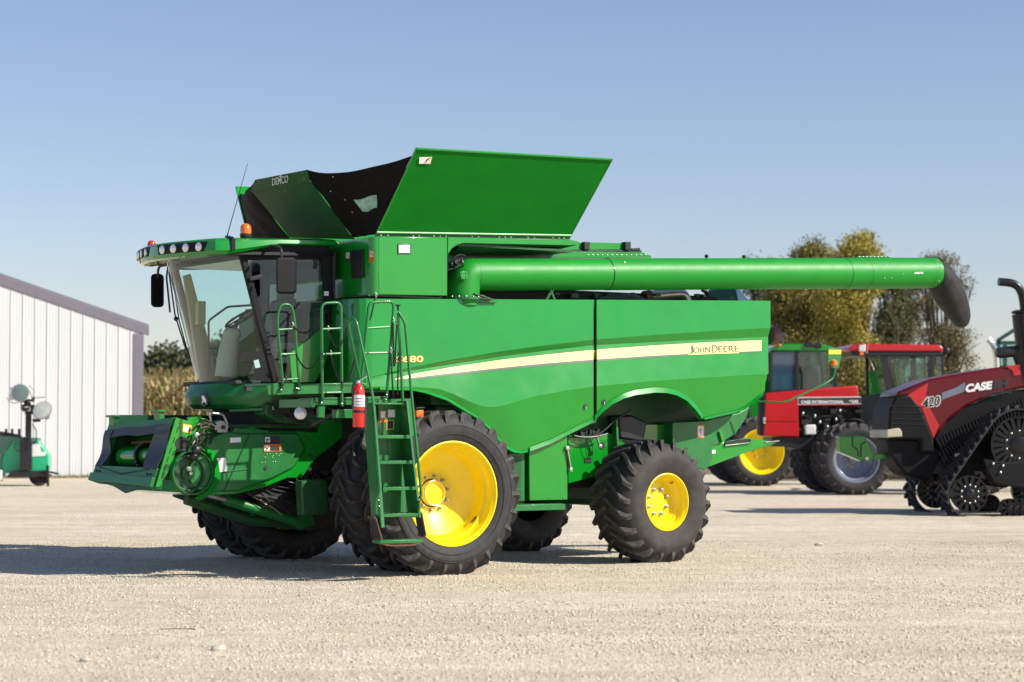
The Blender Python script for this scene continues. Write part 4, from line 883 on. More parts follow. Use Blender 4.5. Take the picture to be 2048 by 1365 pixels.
# drive pulley on the near side
c = P(381, 945, y=YFN-.02)
b = MB(); b.lathe([(.265, 0.02), (.265, -.07), (.257, -.08), (.248, -.08), (.242, -.06), (.235, .0)], c, (0, 1, 0), 48, cap=False); b.build('pulley_shroud', 'greenrough', fh, sharp=40)
c = P(376, 947, y=YFN-.06)
b = MB(); b.lathe([(.205, .02), (.21, .0), (.21, -.03), (.20, -.035), (.19, -.03), (.18, .0), (.17, .03), (.10, .05), (.085, .04), (.08, -.01), (.06, -.02), (.03, -.025), (.028, -.06), (.001, -.06)], c, (0, 1, 0), 48); pu = b.build('pulley', 'greendark', fh, sharp=30)
for k in range(5):
    a = k*1.257+.4; b = MB(); b.ell(c+Vector((math.cos(a)*.14, .035, math.sin(a)*.14)), (.035, .008, .035), 10, 6); b.build('pulley_hole', 'void', pu)
b = MB(); b.lathe([(.02, 0), (.02, -.03), (.001, -.03)], c+Vector((0, -.055, 0)), (0, 1, 0), 12); b.build('shaft_end', 'pipe', pu)
# crescent guard
b = MB(); cc_ = P(381, 945, y=YFN-.08); pts_ = []
for i in range(15):
    a = math.radians(-75+i*10); pts_.append((cc_.x+math.cos(a)*.42, cc_.z+math.sin(a)*.30))
b.sheet([[Vector((cc_.x+math.cos(math.radians(-80+i*11))*.30, YFN-.10, cc_.z+math.sin(math.radians(-80+i*11))*.30)) for i in range(15)], [Vector((cc_.x+.05+math.cos(math.radians(-80+i*11))*.36, YFN-.05, cc_.z+math.sin(math.radians(-80+i*11))*.34)) for i in range(15)]], (0, .01, 0)); b.build('pulley_guard', 'green', fh, sharp=50)
# front frame
NT, NB = P(352, 836, y=YFN-.03), P(311, 974, y=YFN-.03); FT, FB = P(220, 850, y=YFF), P(186, 961, y=YFF)
face = [(352, 835), (375, 842), (379, 834), (404, 833), (397, 846), (390, 870), (377, 872), (352, 900), (345, 930), (333, 951), (320, 974), (311, 975)]
b = MB(); b.prism([P(x, y, y=YFN-.035) for x, y in face], (0, .03, 0)); fs_ = b.build('feeder_side_frame', 'green', fh, bevel=.004)
b = MB(); b.add([P(x, y, y=YFN-.038) for x, y in ((366, 848), (384, 851), (382, 867), (365, 864))], [(0, 1, 2, 3)]); l = b.build('warning_label', 'yellow_lbl', fs_)
b = MB(); b.add([P(x, y, y=YFN-.040) for x, y in ((368, 851.5), (378, 853), (377, 864), (367, 862))], [(0, 1, 2, 3)]); b.build('label_face', 'white', l)
b = MB(); b.add([P(x, y, y=YFN-.040) for x, y in ((379, 855), (382, 855.5), (381, 865), (375, 864))], [(0, 1, 2, 3)]); b.build('label_text', 'ink', l)
b = MB(); b.lathe([(.085, 0), (.085, -.004), (.001, -.004)], P(364, 888, y=YFN-.036), (0, 1, 0), 24); b.build('frame_hole', 'void', fs_)
for t in (.12, .3, .47, .62, .75, .88):
    b = MB(); px = 358+(318-358)*t; py = 845+(965-845)*t; b.bar(P(px+4, py-6, y=YFN-.037), P(px, py+6, y=YFN-.037), .004, .012, up=(0, 1, 0)); b.build('slot', 'void', fs_)
def FR(u, v, out=0.):   # u: 0 far .. 1 near, v: 0 top .. 1 bottom on the sloping front face
    p = (FT*(1-u)+NT*u)*(1-v)+(FB*(1-u)+NB*u)*v; n = (NT-FT).cross(FB-FT).normalized(); n = n if n.x < 0 else -n
    return p+n*out
def fbox(u0, u1, v0, v1, o0, o1, name, m, par, bev=.006, gr=None):
    b = MB(); q = [FR(u0, v0, o0), FR(u1, v0, o0), FR(u1, v1, o0), FR(u0, v1, o0)]; n = FR(0, 0, 1)-FR(0, 0, 0); b.prism(q, n*(o1-o0)); return b.build(name, m, par, bevel=bev)
fbox(0, .98, .0, .12, -.04, .02, 'frame_top', 'greenrough', fh); fbox(0, .98, .74, .88, -.05, .03, 'frame_sill', 'greenrough', fh); fbox(-.01, .98, .88, 1.02, -.10, .06, 'frame_foot', 'greenrough', fh)
fbox(.0, .10, .12, .76, -.06, .0, 'frame_post', 'greenrough', fh); fbox(.88, .985, .12, .76, -.06, .0, 'frame_post', 'greenrough', fh)
def curl(u0s, vs_, name):
    b = MB(); g = [[FR(u+(.0 if k == 0 else 0), v, .012+.02*math.sin(9*v+u)) for k, u in enumerate(us)] for v, us in zip(vs_, u0s)]; b.sheet(g, FR(0, 0, .012)-FR(0, 0, 0)); b.build(name, 'black', fh, sharp=50)
vv = [.12+.08*i for i in range(9)]
curl([(.0+.05*math.sin(v*4)*0, .07, .13+.02*math.cos(v*12)) for v in vv], vv, 'rubber_flap')
curl([(.76+.035*math.cos((v-.1)*8), .86, .985) for v in vv], vv, 'rubber_flap')
b = MB(); g = [[FR(u, v+.012*math.sin(u*14), .02) for u in [.02+.08*i for i in range(13)]] for v in (.10, .18, .24)]; b.sheet(g, (FR(0, 0, .015)-FR(0, 0, 0))); b.build('rubber_flap', 'black', fh, sharp=50)
# inner throat, dark
n_ = FR(0, 0, 1)-FR(0, 0, 0)
b = MB(); q = [FR(.06, .1, -.03), FR(.95, .1, -.03), FR(.95, .8, -.03), FR(.06, .8, -.03)]; q2 = [p-n_*.42 for p in q]
for i in range(4): b.add([q[i], q[(i+1) % 4], q2[(i+1) % 4], q2[i]], [(0, 1, 2, 3)])
b.add(q2, [(0, 1, 2, 3)]); b.build('feeder_throat', 'greendark', fh)
b = MB(); b.cyl(FR(.16, .50, -.19), FR(.46, .485, -.19), .125, 28); b.cyl(FR(.50, .483, -.19), FR(.86, .47, -.19), .105, 28); dm = b.build('feeder_drum', 'green', fh)
b = MB()
for k in range(22):
    a = 2*math.pi*k/22; n1 = n_.cross(NT-FT).normalized(); cc2 = FR(.48, .484, -.19); b.obox(cc2+n_*math.cos(a)*.135+n1*math.sin(a)*.135, (NT-FT).normalized()*.022, n_*.02, n1*.02)
b.build('feeder_chain', 'chain', dm)
b = MB(); b.bar(FR(.3, .70, -.15), FR(.75, .69, -.15), .03, .03); b.bar(FR(.2, .25, -.2), FR(.8, .24, -.2), .03, .03); b.build('feeder_slat', 'rust', fh)
b = MB(); b.tube([FR(.08, .77, .035), FR(.45, .86, .035), FR(.85, .77, .035)], .008, 6); b.build('sill_crease', 'greendark', fh)
for u in (.05, .1, .86, .91):
    b = MB(); b.lathe([(.014, 0), (.014, .01), (.001, .01)], FR(u, .84, .03), n_, 12); b.build('sill_hole', 'void', fh)
for u in (.05, .74):
    b = MB(); n1 = Vector((0, 0, 1)); c = FR(u, -.05, .0); b.obox(c, (.035, 0, 0), (0, .075, 0), n1*.055); b.obox(c+n1*.065+Vector((-.01, 0, 0)), (.055, 0, 0), (0, .10, 0), n1*.014); b.build('frame_lug', 'greenrough', fh, bevel=.004)
b = MB(); b.prism([FR(.02, 1.0, .0), FR(.35, 1.06, 0), FR(.55, 1.14, 0), FR(.75, 1.05, 0), FR(.98, 1.0, 0)], -n_*.03); b.build('foot_plate', 'greendark', fh)
b = MB(); b.box(-2.75, -1.4, YFF-.04, YFF, 1.55, 1.88); b.box(-2.75, -.6, -.75, .72, 1.72, 1.76); b.build('feeder_top', 'greendark', fh)
# multi-coupler with silver handle
c = P(444, 853, y=YFN-.05)
b = MB(); b.prism([P(x, y, y=YFN-.06) for x, y in ((430, 846), (440, 841), (452, 843), (458, 852), (455, 866), (436, 866), (429, 858))], (0, .12, 0)); cp_ = b.build('hydraulic_coupler', 'steel', H, bevel=.008)
b = MB(); b.tube(round_path([P(424, 850, y=YFN-.08), P(418, 826, y=YFN-.08), P(446, 829, y=YFN-.08), P(455, 848, y=YFN-.08)], .03), .013, 8); b.build('coupler_handle', 'steel', cp_)
b = MB(); b.lathe([(.025, 0), (.025, -.02), (.001, -.02)], P(446, 855, y=YFN-.06), (0, 1, 0), 14)
for x, y in ((432, 862), (428, 870), (461, 850), (463, 860)): b.ell(P(x, y, y=YFN-.04), .025, 8, 6)
b.build('coupler_fitting', 'chain', cp_)
b = MB()
for a_, c_, e_ in (((400, 845), (415, 838), (432, 850)), ((385, 890), (385, 910), (400, 880)), ((392, 880), (372, 900), (390, 918)), ((400, 868), (388, 885), (396, 912)), ((404, 852), (418, 848), (428, 856)), ((428, 868), (424, 880), (420, 888)), ((350, 905), (372, 895), (392, 908))):
    b.tube(arc(P(*a_, y=YFN-.06), P(*c_, y=YFN-.12), P(*e_, y=YFN-.06)), .012, 6)
for a_, c_, e_ in (((408, 858), (400, 880), (410, 900)), ((412, 862), (420, 880), (404, 905)), ((396, 874), (410, 866), (424, 872)), ((380, 905), (395, 896), (408, 898)), ((385, 918), (372, 910), (360, 915)), ((404, 846), (392, 850), (386, 862))):
    b.tube(arc(P(*a_, y=YFN-.08), P(*c_, y=YFN-.14), P(*e_, y=YFN-.07)), .009, 6)
b.ell(P(393, 901, y=YFN-.1), (.06, .04, .06)); b.ell(P(388, 914, y=YFN-.1), (.05, .04, .05)); b.build('hydraulic_hose', 'black', H)
b = MB(); b.lathe([(.03, 0), (.03, -.03), (.015, -.035), (.001, -.035)], P(392, 871, y=YFN-.05), (0, 1, 0), 14); b.build('pivot_pin', 'pipe', H)
b = MB(); b.prism([P(x, y, y=YFN+.05) for x, y in ((395, 835), (415, 838), (430, 850), (420, 885), (398, 870))], (0, .3, 0)); b.build('feeder_bracket', 'green', fh, bevel=.01)
b = MB(); b.tube([P(402, 852, y=YFN-.04), P(428, 850, y=YFN-.04)], .028, 10); b.build('hose_sleeve', 'tan', H)
# ---- under the cab: axle, lift cylinders, dark machinery
b = MB(); b.cyl((0, -1.3, ZF), (0, 1.3, ZF), .22, 20); b.box(-.25, .3, -1.25, 1.25, .75, 1.25); b.cyl((0, -2.1, ZF), (0, 2.1, ZF), .13, 16); b.cyl((0, -1.24, ZF), (0, -.8, ZF), .40, 24); b.cyl((0, .8, ZF), (0, 1.26, ZF), .56, 32); b.build('front_axle', 'void', H, bevel=.02)  # end drums added in black for the shade that hides the far dish
b = MB(); b.cyl((3.78, -1.3, .78), (3.78, 1.3, .78), .10, 16); b.box(3.6, 3.95, -.9, .9, .75, 1.0); b.build('rear_axle', 'greendark', H, bevel=.02)
b = MB(); b.prism([P(x, y, y=-1.12) for x, y in ((602, 962), (655, 958), (660, 1028), (606, 1032))], (0, .16, 0)); b.build('gearbox', 'greendark', H, bevel=.02)
b = MB(); b.tube([P(452, 1000, y=-.55), P(590, 1042, y=-.55)], .062, 16); cy_ = b.build('lift_cylinder', 'greenrough', H)
b = MB(); b.tube([P(414, 990, y=-.55), P(456, 1001, y=-.55)], .028, 12); b.build('cylinder_rod', 'steel', cy_)
b = MB(); b.tube([P(520, 1000, y=-.5), P(560, 1032, y=-.6)], .014, 8); b.tube([P(535, 1008, y=-.62), P(565, 1030, y=-.62)], .012, 8); b.build('hydraulic_pipe', 'pipe', H)
b = MB(); b.tube([P(372, 998, y=-.2), P(500, 1040, y=-.2), P(620, 1050, y=-.2)], .07, 12); b.tube([P(350, 985, y=.45), P(470, 1030, y=.45)], .06, 12); b.build('lift_arm', 'greendark', H)
b = MB(); b.prism([P(585, 1040, y=-.6), P(620, 1018, y=-.6), P(630, 1050, y=-.6), P(600, 1060, y=-.6)], (0, .06, 0)); b.build('cylinder_bracket', 'greenrough', H, bevel=.005)
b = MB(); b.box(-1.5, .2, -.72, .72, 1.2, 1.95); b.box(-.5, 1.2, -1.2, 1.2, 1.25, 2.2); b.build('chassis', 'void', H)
b = MB()
for k in range(60):
    x = random.uniform(-1.5, -.4); y = random.uniform(-1.2, -.75); z = random.uniform(1.86, 2.1)
    if k % 2: b.obox((x, y, z), (random.uniform(.02, .1), 0, 0), (0, random.uniform(.02, .06), 0), (0, 0, random.uniform(.015, .05)))
    else:
        b.tube(arc((x, y, z), (x+.2, y-.05, z-.1), (x+random.uniform(.2, .5), y, z+random.uniform(-.1, .1))), .012, 6)
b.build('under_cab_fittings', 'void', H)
b = MB()
for k in range(34):
    x = random.uniform(-1.3, -.3); y = random.uniform(-.7, .2); z = random.uniform(.95, 1.35)
    b.tube(arc((x, y, z), (x+.1, y-.1, z-.15), (x+random.uniform(.1, .5), y, z+random.uniform(-.1, .1))), random.choice((.01, .014, .02)), 6)
b.build('hydraulic_lines', 'chain', H)
b = MB()
for k in range(16):
    a_ = P(random.uniform(470, 560), random.uniform(960, 985), y=-.62); c_ = P(random.uniform(560, 640), random.uniform(985, 1030), y=-.7)
    b.tube(arc(a_, (a_+c_)/2+Vector((0, -.05, random.uniform(-.12, .06))), c_), random.choice((.008, .012, .016)), 6)
b.build('hydraulic_lines', 'void', H)
b = MB(); b.lathe([(.20, 0), (.20, -.012), (.17, -.014), (.16, .0)], P(408, 946, y=YFN-.055), (0, 1, 0), 40, cap=False); b.build('pulley_recess', 'greenrough', fh, sharp=40)
# sidewall rings and moulded bars on the near outer tyre
for nm_, rr0 in (('sidewall_ring', .705), ('sidewall_ring', .80)):
    b = MB(); b.tube([(math.cos(a)*rr0, -.026, math.sin(a)*rr0) for a in [2*math.pi*i/96 for i in range(96)]], .0035, 5, closed=True); b.build(nm_, 'tread', fw)
b = MB()
for k in range(150):
    a = 2*math.pi*k/150; r0, r1 = .765, .79; b.bar((math.cos(a)*r0, -.0265, math.sin(a)*r0), (math.cos(a+.02)*r1, -.0265, math.sin(a+.02)*r1), .005, .006, up=(0, 1, 0))
b.build('sidewall_bars', 'tread', fw)
b = MB(); b.prism([P(x, y, y=-1.0) for x, y in ((535, 808), (620, 812), (640, 840), (620, 850), (560, 846), (532, 830))], (0, .3, 0)); b.build('under_cab_plate', 'greendark', H, bevel=.01)
b = MB(); b.add([P(x, y, y=-1.02) for x, y in ((545, 813), (561, 813), (561, 820), (545, 820))], [(0, 1, 2, 3)]); b.build('label', 'white', H)
b = MB()
for k in range(11): b.ell(P(580+k*5, 805-k*.3, y=-1.3), .01, 6, 4)
b.build('rail_holes', 'yellow_lbl', H)
# ================================================================== fire extinguisher (hangs on the ladder)
EX = empty('fire_extinguisher', A); ec = P(717, 855, y=-2.88); EX.location = A.O+Vector((A.ex[0]*ec.x+A.ey[0]*ec.y, A.ex[1]*ec.x+A.ey[1]*ec.y, ec.z))
tag(EX, 'red fire extinguisher with white label strapped beside the combine ladder', 'fire extinguisher')
b = MB(); b.lathe([(.062, 0), (.068, .012), (.068, .40), (.06, .44), (.035, .475), (.022, .485), (.022, .50)], (0, 0, 0), (0, 0, 1), 32); b.build('cylinder', 'red', EX, sharp=50)
b = MB(); b.sheet([[(.0692*math.cos(a), .0692*math.sin(a), z) for a in [math.radians(170+i*10) for i in range(21)]] for z in (.23, .36)]); lbx = b.build('label', 'white', EX)
for r_ in range(3):
    b = MB()
    for k in range(4):
        a = math.radians(225+k*16); b.obox((.0705*math.cos(a), .0705*math.sin(a), .25+.035*r_), (-.007*math.sin(a), .007*math.cos(a), 0), (.0007, 0, 0), (0, 0, .005))
    b.build('label_print', 'ink', lbx)
b = MB(); b.lathe([(.0695, .16), (.0705, .165), (.0705, .185), (.0695, .19)], (0, 0, 0), (0, 0, 1), 32, cap=False); b.box(.05, .10, -.02, .04, .155, .195); b.build('strap', 'black', EX)
b = MB(); b.prism([(.075, -.01, -.03), (.10, -.01, -.03), (.10, -.01, .30), (.075, -.01, .30)], (0, .08, 0)); b.build('bracket', 'black', EX)
b = MB(); b.ell((-.02, -.02, .50), .028, 10, 8); b.bar((-.02, 0, .50), (.09, -.03, .57), .02, .012); b.bar((-.01, 0, .51), (.08, -.03, .48), .02, .010); b.build('valve_handle', 'steel', EX)
b = MB(); b.tube(arc((-.02, 0, .51), (-.09, 0, .50), (-.075, 0, .40))+arc((-.075, 0, .40), (-.08, 0, .3), (-.075, 0, .22))[1:], .012, 8); b.build('hose', 'black', EX)
b = MB(); b.lathe([(.017, 0), (.017, -.006), (.001, -.006)], (-.02, -.066, .40), (0, 1, 0), 16); b.build('gauge_mark', 'redlens', EX)
#@@NEXT@@
# ================================================================== the yard
def struct(o, label=None): o['kind'] = 'structure'; return o
def ground_mat():
    m, nt, b = nodes('gravel'); L = nt.links.new; tc = N(nt, 'ShaderNodeTexCoord'); V = tc.outputs['Object']
    n1 = N(nt, 'ShaderNodeTexNoise', Scale=.22, Detail=5.); L(V, n1.inputs[0])
    n2 = N(nt, 'ShaderNodeTexNoise', Scale=2.4, Detail=8., Roughness=.7); L(V, n2.inputs[0])
    v1 = N(nt, 'ShaderNodeTexVoronoi', Scale=62.); L(V, v1.inputs[0])
    v2 = N(nt, 'ShaderNodeTexVoronoi', Scale=24.); L(V, v2.inputs[0])
    n4 = N(nt, 'ShaderNodeTexNoise', Scale=16., Detail=4., Roughness=.6); L(V, n4.inputs[0])
    cr = N(nt, 'ShaderNodeValToRGB'); e = cr.color_ramp; e.elements[0].position = .30; e.elements[0].color = (.69, .585, .425, 1); e.elements[1].position = .7; e.elements[1].color = (.79, .71, .565, 1); L(n1.outputs[0], cr.inputs[0])
    c2 = N(nt, 'ShaderNodeValToRGB'); e = c2.color_ramp; e.elements[0].position = .3; e.elements[0].color = (.80, .78, .76, 1); e.elements[1].position = .65; e.elements[1].color = (1.06, 1.06, 1.05, 1); L(n2.outputs[0], c2.inputs[0])
    mx = N(nt, 'ShaderNodeMix', data_type='RGBA', blend_type='MULTIPLY'); mx.inputs[0].default_value = 1; L(cr.outputs[0], mx.inputs[6]); L(c2.outputs[0], mx.inputs[7])
    sp = N(nt, 'ShaderNodeSeparateColor'); L(v1.outputs['Color'], sp.inputs[0])
    c3 = N(nt, 'ShaderNodeValToRGB'); e = c3.color_ramp; e.elements[0].position = .0; e.elements[0].color = (.40, .38, .35, 1); e.elements[1].position = .32; e.elements[1].color = (.98, .98, .98, 1); x = e.elements.new(1.); x.color = (1.12, 1.11, 1.09, 1); L(sp.outputs[0], c3.inputs[0])
    mx2 = N(nt, 'ShaderNodeMix', data_type='RGBA', blend_type='MULTIPLY'); mx2.inputs[0].default_value = .8; L(mx.outputs[2], mx2.inputs[6]); L(c3.outputs[0], mx2.inputs[7])
    mp = N(nt, 'ShaderNodeMapping'); mp.inputs['Scale'].default_value = (.10, 1.0, 1); mp.inputs['Rotation'].default_value = (0, 0, .12); L(V, mp.inputs[0])
    n5 = N(nt, 'ShaderNodeTexNoise', Scale=1.1, Detail=4., Roughness=.55); L(mp.outputs[0], n5.inputs[0])
    c5 = N(nt, 'ShaderNodeValToRGB'); e = c5.color_ramp; e.elements[0].position = .36; e.elements[0].color = (.92, .91, .89, 1); e.elements[1].position = .60; e.elements[1].color = (1.05, 1.05, 1.05, 1); L(n5.outputs[0], c5.inputs[0])
    mx3 = N(nt, 'ShaderNodeMix', data_type='RGBA', blend_type='MULTIPLY'); mx3.inputs[0].default_value = 1; L(mx2.outputs[2], mx3.inputs[6]); L(c5.outputs[0], mx3.inputs[7])
    L(mx3.outputs[2], b.inputs['Base Color']); b.inputs['Roughness'].default_value = .95
    ad = N(nt, 'ShaderNodeMath', operation='MULTIPLY_ADD'); L(v1.outputs['Distance'], ad.inputs[0]); ad.inputs[1].default_value = -.6; L(n4.outputs[0], ad.inputs[2])
    ad2 = N(nt, 'ShaderNodeMath', operation='MULTIPLY_ADD'); L(v2.outputs['Distance'], ad2.inputs[0]); ad2.inputs[1].default_value = -.4; L(ad.outputs[0], ad2.inputs[2])
    bp = N(nt, 'ShaderNodeBump', Strength=.9, Distance=.026); L(ad2.outputs[0], bp.inputs['Height']); L(bp.outputs[0], b.inputs['Normal'])
    return m
M['gravel'] = ground_mat()
def gz(x, y):
    f = min(max((y-12)/5, 0), 1)*min(max((70-y)/10, 0), 1)
    return f*(.018*noise.noise(Vector((x*.5, y*.35, 1)))+.009*noise.noise(Vector((x*1.7, y*1.3, 5)))) 
xs = sorted(set([round(-16+i*.16, 3) for i in range(200)]+[-1500, -500, -200, -100, -60, -40, -25, -20, 20, 25, 40, 60, 100, 200, 500, 1500]))
ysx = sorted(set([round(10+i*.16, 3) for i in range(220)]+[-1500, -300, -60, -10, 0, 6, 48, 55, 65, 80, 100, 130, 200, 400, 900, 3000]))
MB().sheet([[Vector((x, y, gz(x, y) if abs(x) <= 16 and 10 < y < 48 else 0)) for x in xs] for y in ysx]).build('ground', 'gravel', sharp=0)
struct(bpy.data.objects['ground'])
def scatter(name, n, xr, yr, smin, smax, matn, zfn, flat=.6, power=1.0, dens=None):
    X = rng.uniform(xr[0], xr[1], n*3); u = rng.uniform(0, 1, n*3)**power; Y = yr[0]+(yr[1]-yr[0])*u
    k = np.abs(X) < .25*Y+1.0; X = X[k][:n]; Y = Y[k][:n]
    if dens is not None:
        kk = np.array([noise.noise(Vector((x*.35, y*.6, 3)))*1.6+noise.noise(Vector((x*1.5, y*1.8, 9)))*.9 for x, y in zip(X, Y)])+rng.uniform(-.6, .6, len(X)) > dens
        X = X[kk]; Y = Y[kk]
    n = len(X)
    s = smin+(smax-smin)*rng.uniform(0, 1, n)**3; ang = rng.uniform(0, 6.28, n)
    base = np.array([(1, 0, 0), (0, 1, 0), (-1, 0, 0), (0, -1, 0), (0, 0, 1), (0, 0, -1.)])
    J_ = rng.uniform(.6, 1.25, (n, 6, 1)); P_ = base[None]*J_+rng.uniform(-.25, .25, (n, 6, 3))
    ca, sa = np.cos(ang)[:, None], np.sin(ang)[:, None]
    x = P_[..., 0]*ca-P_[..., 1]*sa*.8; y = P_[..., 0]*sa+P_[..., 1]*ca*.8; z = P_[..., 2]*flat
    V = np.stack([x, y, z], -1)*s[:, None, None]; V[..., 0] += X[:, None]; V[..., 1] += Y[:, None]
    V[..., 2] += (np.array([zfn(a, b_) for a, b_ in zip(X, Y)])+s*flat*.3)[:, None]
    fb = np.array([(0, 1, 4), (1, 2, 4), (2, 3, 4), (3, 0, 4), (1, 0, 5), (2, 1, 5), (3, 2, 5), (0, 3, 5)])
    Fc = (fb[None]+(np.arange(n)*6)[:, None, None]).reshape(-1, 3)
    me = bpy.data.meshes.new(name); me.vertices.add(n*6); me.vertices.foreach_set('co', V.reshape(-1)); me.loops.add(len(Fc)*3); me.loops.foreach_set('vertex_index', Fc.reshape(-1).astype(np.int32))
    me.polygons.add(len(Fc)); me.polygons.foreach_set('loop_start', np.arange(0, len(Fc)*3, 3, dtype=np.int32)); me.update(calc_edges=True); me.validate()
    me.materials.append(M[matn]); o = bpy.data.objects.new(name, me); COL.objects.link(o); return o
def rockmat(nm, a, c, sc=30.):
    m, nt, b = nodes(nm); L = nt.links.new; tc = N(nt, 'ShaderNodeTexCoord'); v = N(nt, 'ShaderNodeTexNoise', Scale=sc, Detail=1.); L(tc.outputs['Object'], v.inputs[0])
    r = N(nt, 'ShaderNodeValToRGB'); r.color_ramp.elements[0].position = .35; r.color_ramp.elements[0].color = (*a, 1); r.color_ramp.elements[1].position = .6; r.color_ramp.elements[1].color = (*c, 1); L(v.outputs[0], r.inputs[0]); L(r.outputs[0], b.inputs['Base Color']); b.inputs['Roughness'].default_value = .9; return m
M['pebble'] = rockmat('limestone chips', (.42, .36, .27), (.72, .645, .51)); M['pebble2'] = rockmat('dark chips', (.10, .085, .07), (.26, .22, .17))
tag(scatter('gravel_chips', 105000, (-9, 9), (12.5, 34), .005, .019, 'pebble', gz, power=1.25, dens=-.25), 'pale limestone chips lying loose all over the yard', 'gravel', kind='stuff')
tag(scatter('dark_gravel_chips', 26000, (-9, 9), (12.5, 34), .004, .012, 'pebble2', gz, power=1.3, dens=-.05), 'darker brown chips scattered among the pale gravel', 'gravel', kind='stuff')
M['clod'] = mat('pale stone', (.52, .46, .38), .9, var=.15, scale=8, bump=.5, bscale=30)
for (px, py, s, lab, m_) in ((438, 1301, .05, 'pale flat stone on the gravel in the lower left foreground, right of the other', 'clod'), (1638, 1093, .05, 'grey stone on the open gravel right of the combine rear wheel', 'clod'), (170, 1322, .032, 'small pale stone nearest the lower left corner of the yard', 'clod')):
    g_ = ground(px, py); bmm = bmesh.new(); bmesh.ops.create_icosphere(bmm, subdivisions=2, radius=s)
    for v in bmm.verts: v.co *= 1+.35*noise.noise(v.co*18+Vector((px, 0, 0))); v.co.z *= .6; v.co.x *= 1.3
    me = bpy.data.meshes.new('stone'); bmm.to_mesh(me); bmm.free(); me.materials.append(M[m_]); o = bpy.data.objects.new('stone', me); COL.objects.link(o); o.location = (g_.x, g_.y, gz(g_.x, g_.y)+s*.35)
    tag(o, lab, 'stone')
g_ = ground(356, 1263); b = MB(); b.tube([(-.15, 0, .008), (.0, .01, .012), (.12, -.005, .008), (.15, -.03, .006)], .004, 6); o = b.build('twig', 'bark'); o.location = (g_.x, g_.y, .01); tag(o, 'thin dark twig lying on the gravel in the lower left', 'twig')
# rising field beyond the shed
M['soil'] = mat('dry field soil', (.16, .12, .075), .95, var=.3, scale=1.)
def fz(x, y):
    s1 = min(max((y-84)/12, 0), 1); s2 = min(max((10-x)/14, 0), 1); return 1.9*s1*s1*(3-2*s1)*s2*s2*(3-2*s2)-.02
struct(MB().sheet([[Vector((x, y, fz(x, y))) for x in [-160, -80, -40]+[-30+i*2 for i in range(22)]] for y in [83+i for i in range(16)]+[105, 120, 160, 260, 600]]).build('field', 'soil', sharp=0))
# corn
M['corn'] = rockmat('drying corn leaves', (.13, .16, .04), (.56, .41, .19), 1.6); M['cornt'] = mat('dry corn tassels', (.40, .28, .15), .9, var=.2)
def quads_obj(name, V, matn):
    n = len(V)//4; me = bpy.data.meshes.new(name); me.vertices.add(n*4); me.vertices.foreach_set('co', np.asarray(V, dtype=np.float32).reshape(-1)); me.loops.add(n*4); me.loops.foreach_set('vertex_index', np.arange(n*4, dtype=np.int32)); me.polygons.add(n); me.polygons.foreach_set('loop_start', np.arange(0, n*4, 4, dtype=np.int32)); me.update(calc_edges=True)
    me.materials.append(M[matn] if isinstance(matn, str) else matn); o = bpy.data.objects.new(name, me); COL.objects.link(o); return o
V = []
for row in range(9):
    y0 = 99+row*.8; x = -25.
    while x < -3:
        x += random.uniform(.12, .24); h = random.uniform(2.1, 2.6); y = y0+random.uniform(-.1, .1); z0 = fz(x, y)
        V += [(x-.012, y, z0), (x+.012, y, z0), (x+.008, y, z0+h), (x-.008, y, z0+h)]
        for k in range(9):
            zz = z0+.3+k*.22; a = random.uniform(0, 6.28); l = random.uniform(.35, .6); dx, dy = math.cos(a), math.sin(a); w = .035
            p = [(x, y, zz), (x+dx*l*.5, y+dy*l*.5, zz+.22), (x+dx*l, y+dy*l, zz+random.uniform(-.25, .15))]
            for q in (0, 1):
                a_, c_ = p[q], p[q+1]; ww = w*(1 if q == 0 else .6); V += [(a_[0]-dy*w, a_[1]+dx*w, a_[2]), (a_[0]+dy*w, a_[1]-dx*w, a_[2]), (c_[0]+dy*ww, c_[1]-dx*ww, c_[2]), (c_[0]-dy*ww, c_[1]+dx*ww, c_[2])]
        for k in range(3):
            a = random.uniform(0, 6.28); V += [(x-.01, y, z0+h), (x+.01, y, z0+h), (x+.01+math.cos(a)*.1, y, z0+h+.2), (x-.01+math.cos(a)*.1, y, z0+h+.2)]
tag(quads_obj('corn_field', V, 'corn'), 'dry tan and green standing corn beyond the corner of the white shed', 'corn field', kind='stuff')
# trees
def leafmat(nm, cols):
    m, nt, b = nodes(nm); L = nt.links.new; tc = N(nt, 'ShaderNodeTexCoord'); n1 = N(nt, 'ShaderNodeTexNoise', Scale=.55, Detail=4., Roughness=.8); L(tc.outputs['Object'], n1.inputs[0])
    n2 = N(nt, 'ShaderNodeTexWhiteNoise'); L(tc.outputs['Object'], n2.inputs[0]) if False else None
    r = N(nt, 'ShaderNodeValToRGB'); e = r.color_ramp; e.elements[0].position = .33; e.elements[0].color = (*cols[0], 1); e.elements[1].position = .68; e.elements[1].color = (*cols[2], 1); k = e.elements.new(.5); k.color = (*cols[1], 1); L(n1.outputs[0], r.inputs[0]); L(r.outputs[0], b.inputs['Base Color']); b.inputs['Roughness'].default_value = .7; return m
M['leaf_y'] = leafmat('autumn yellow leaves', ((.15, .14, .03), (.36, .30, .045), (.54, .43, .06)))
M['leaf_o'] = leafmat('olive leaves', ((.08, .08, .022), (.20, .175, .035), (.38, .30, .055)))
M['leaf_g'] = leafmat('green leaves', ((.06, .075, .025), (.13, .14, .045), (.24, .22, .06)))
M['leaf_b'] = leafmat('brown leaves', ((.09, .09, .035), (.15, .12, .05), (.19, .15, .07)))
M['leaf_d'] = leafmat('dark hedge leaves', ((.035, .045, .018), (.06, .072, .025), (.10, .105, .035)))
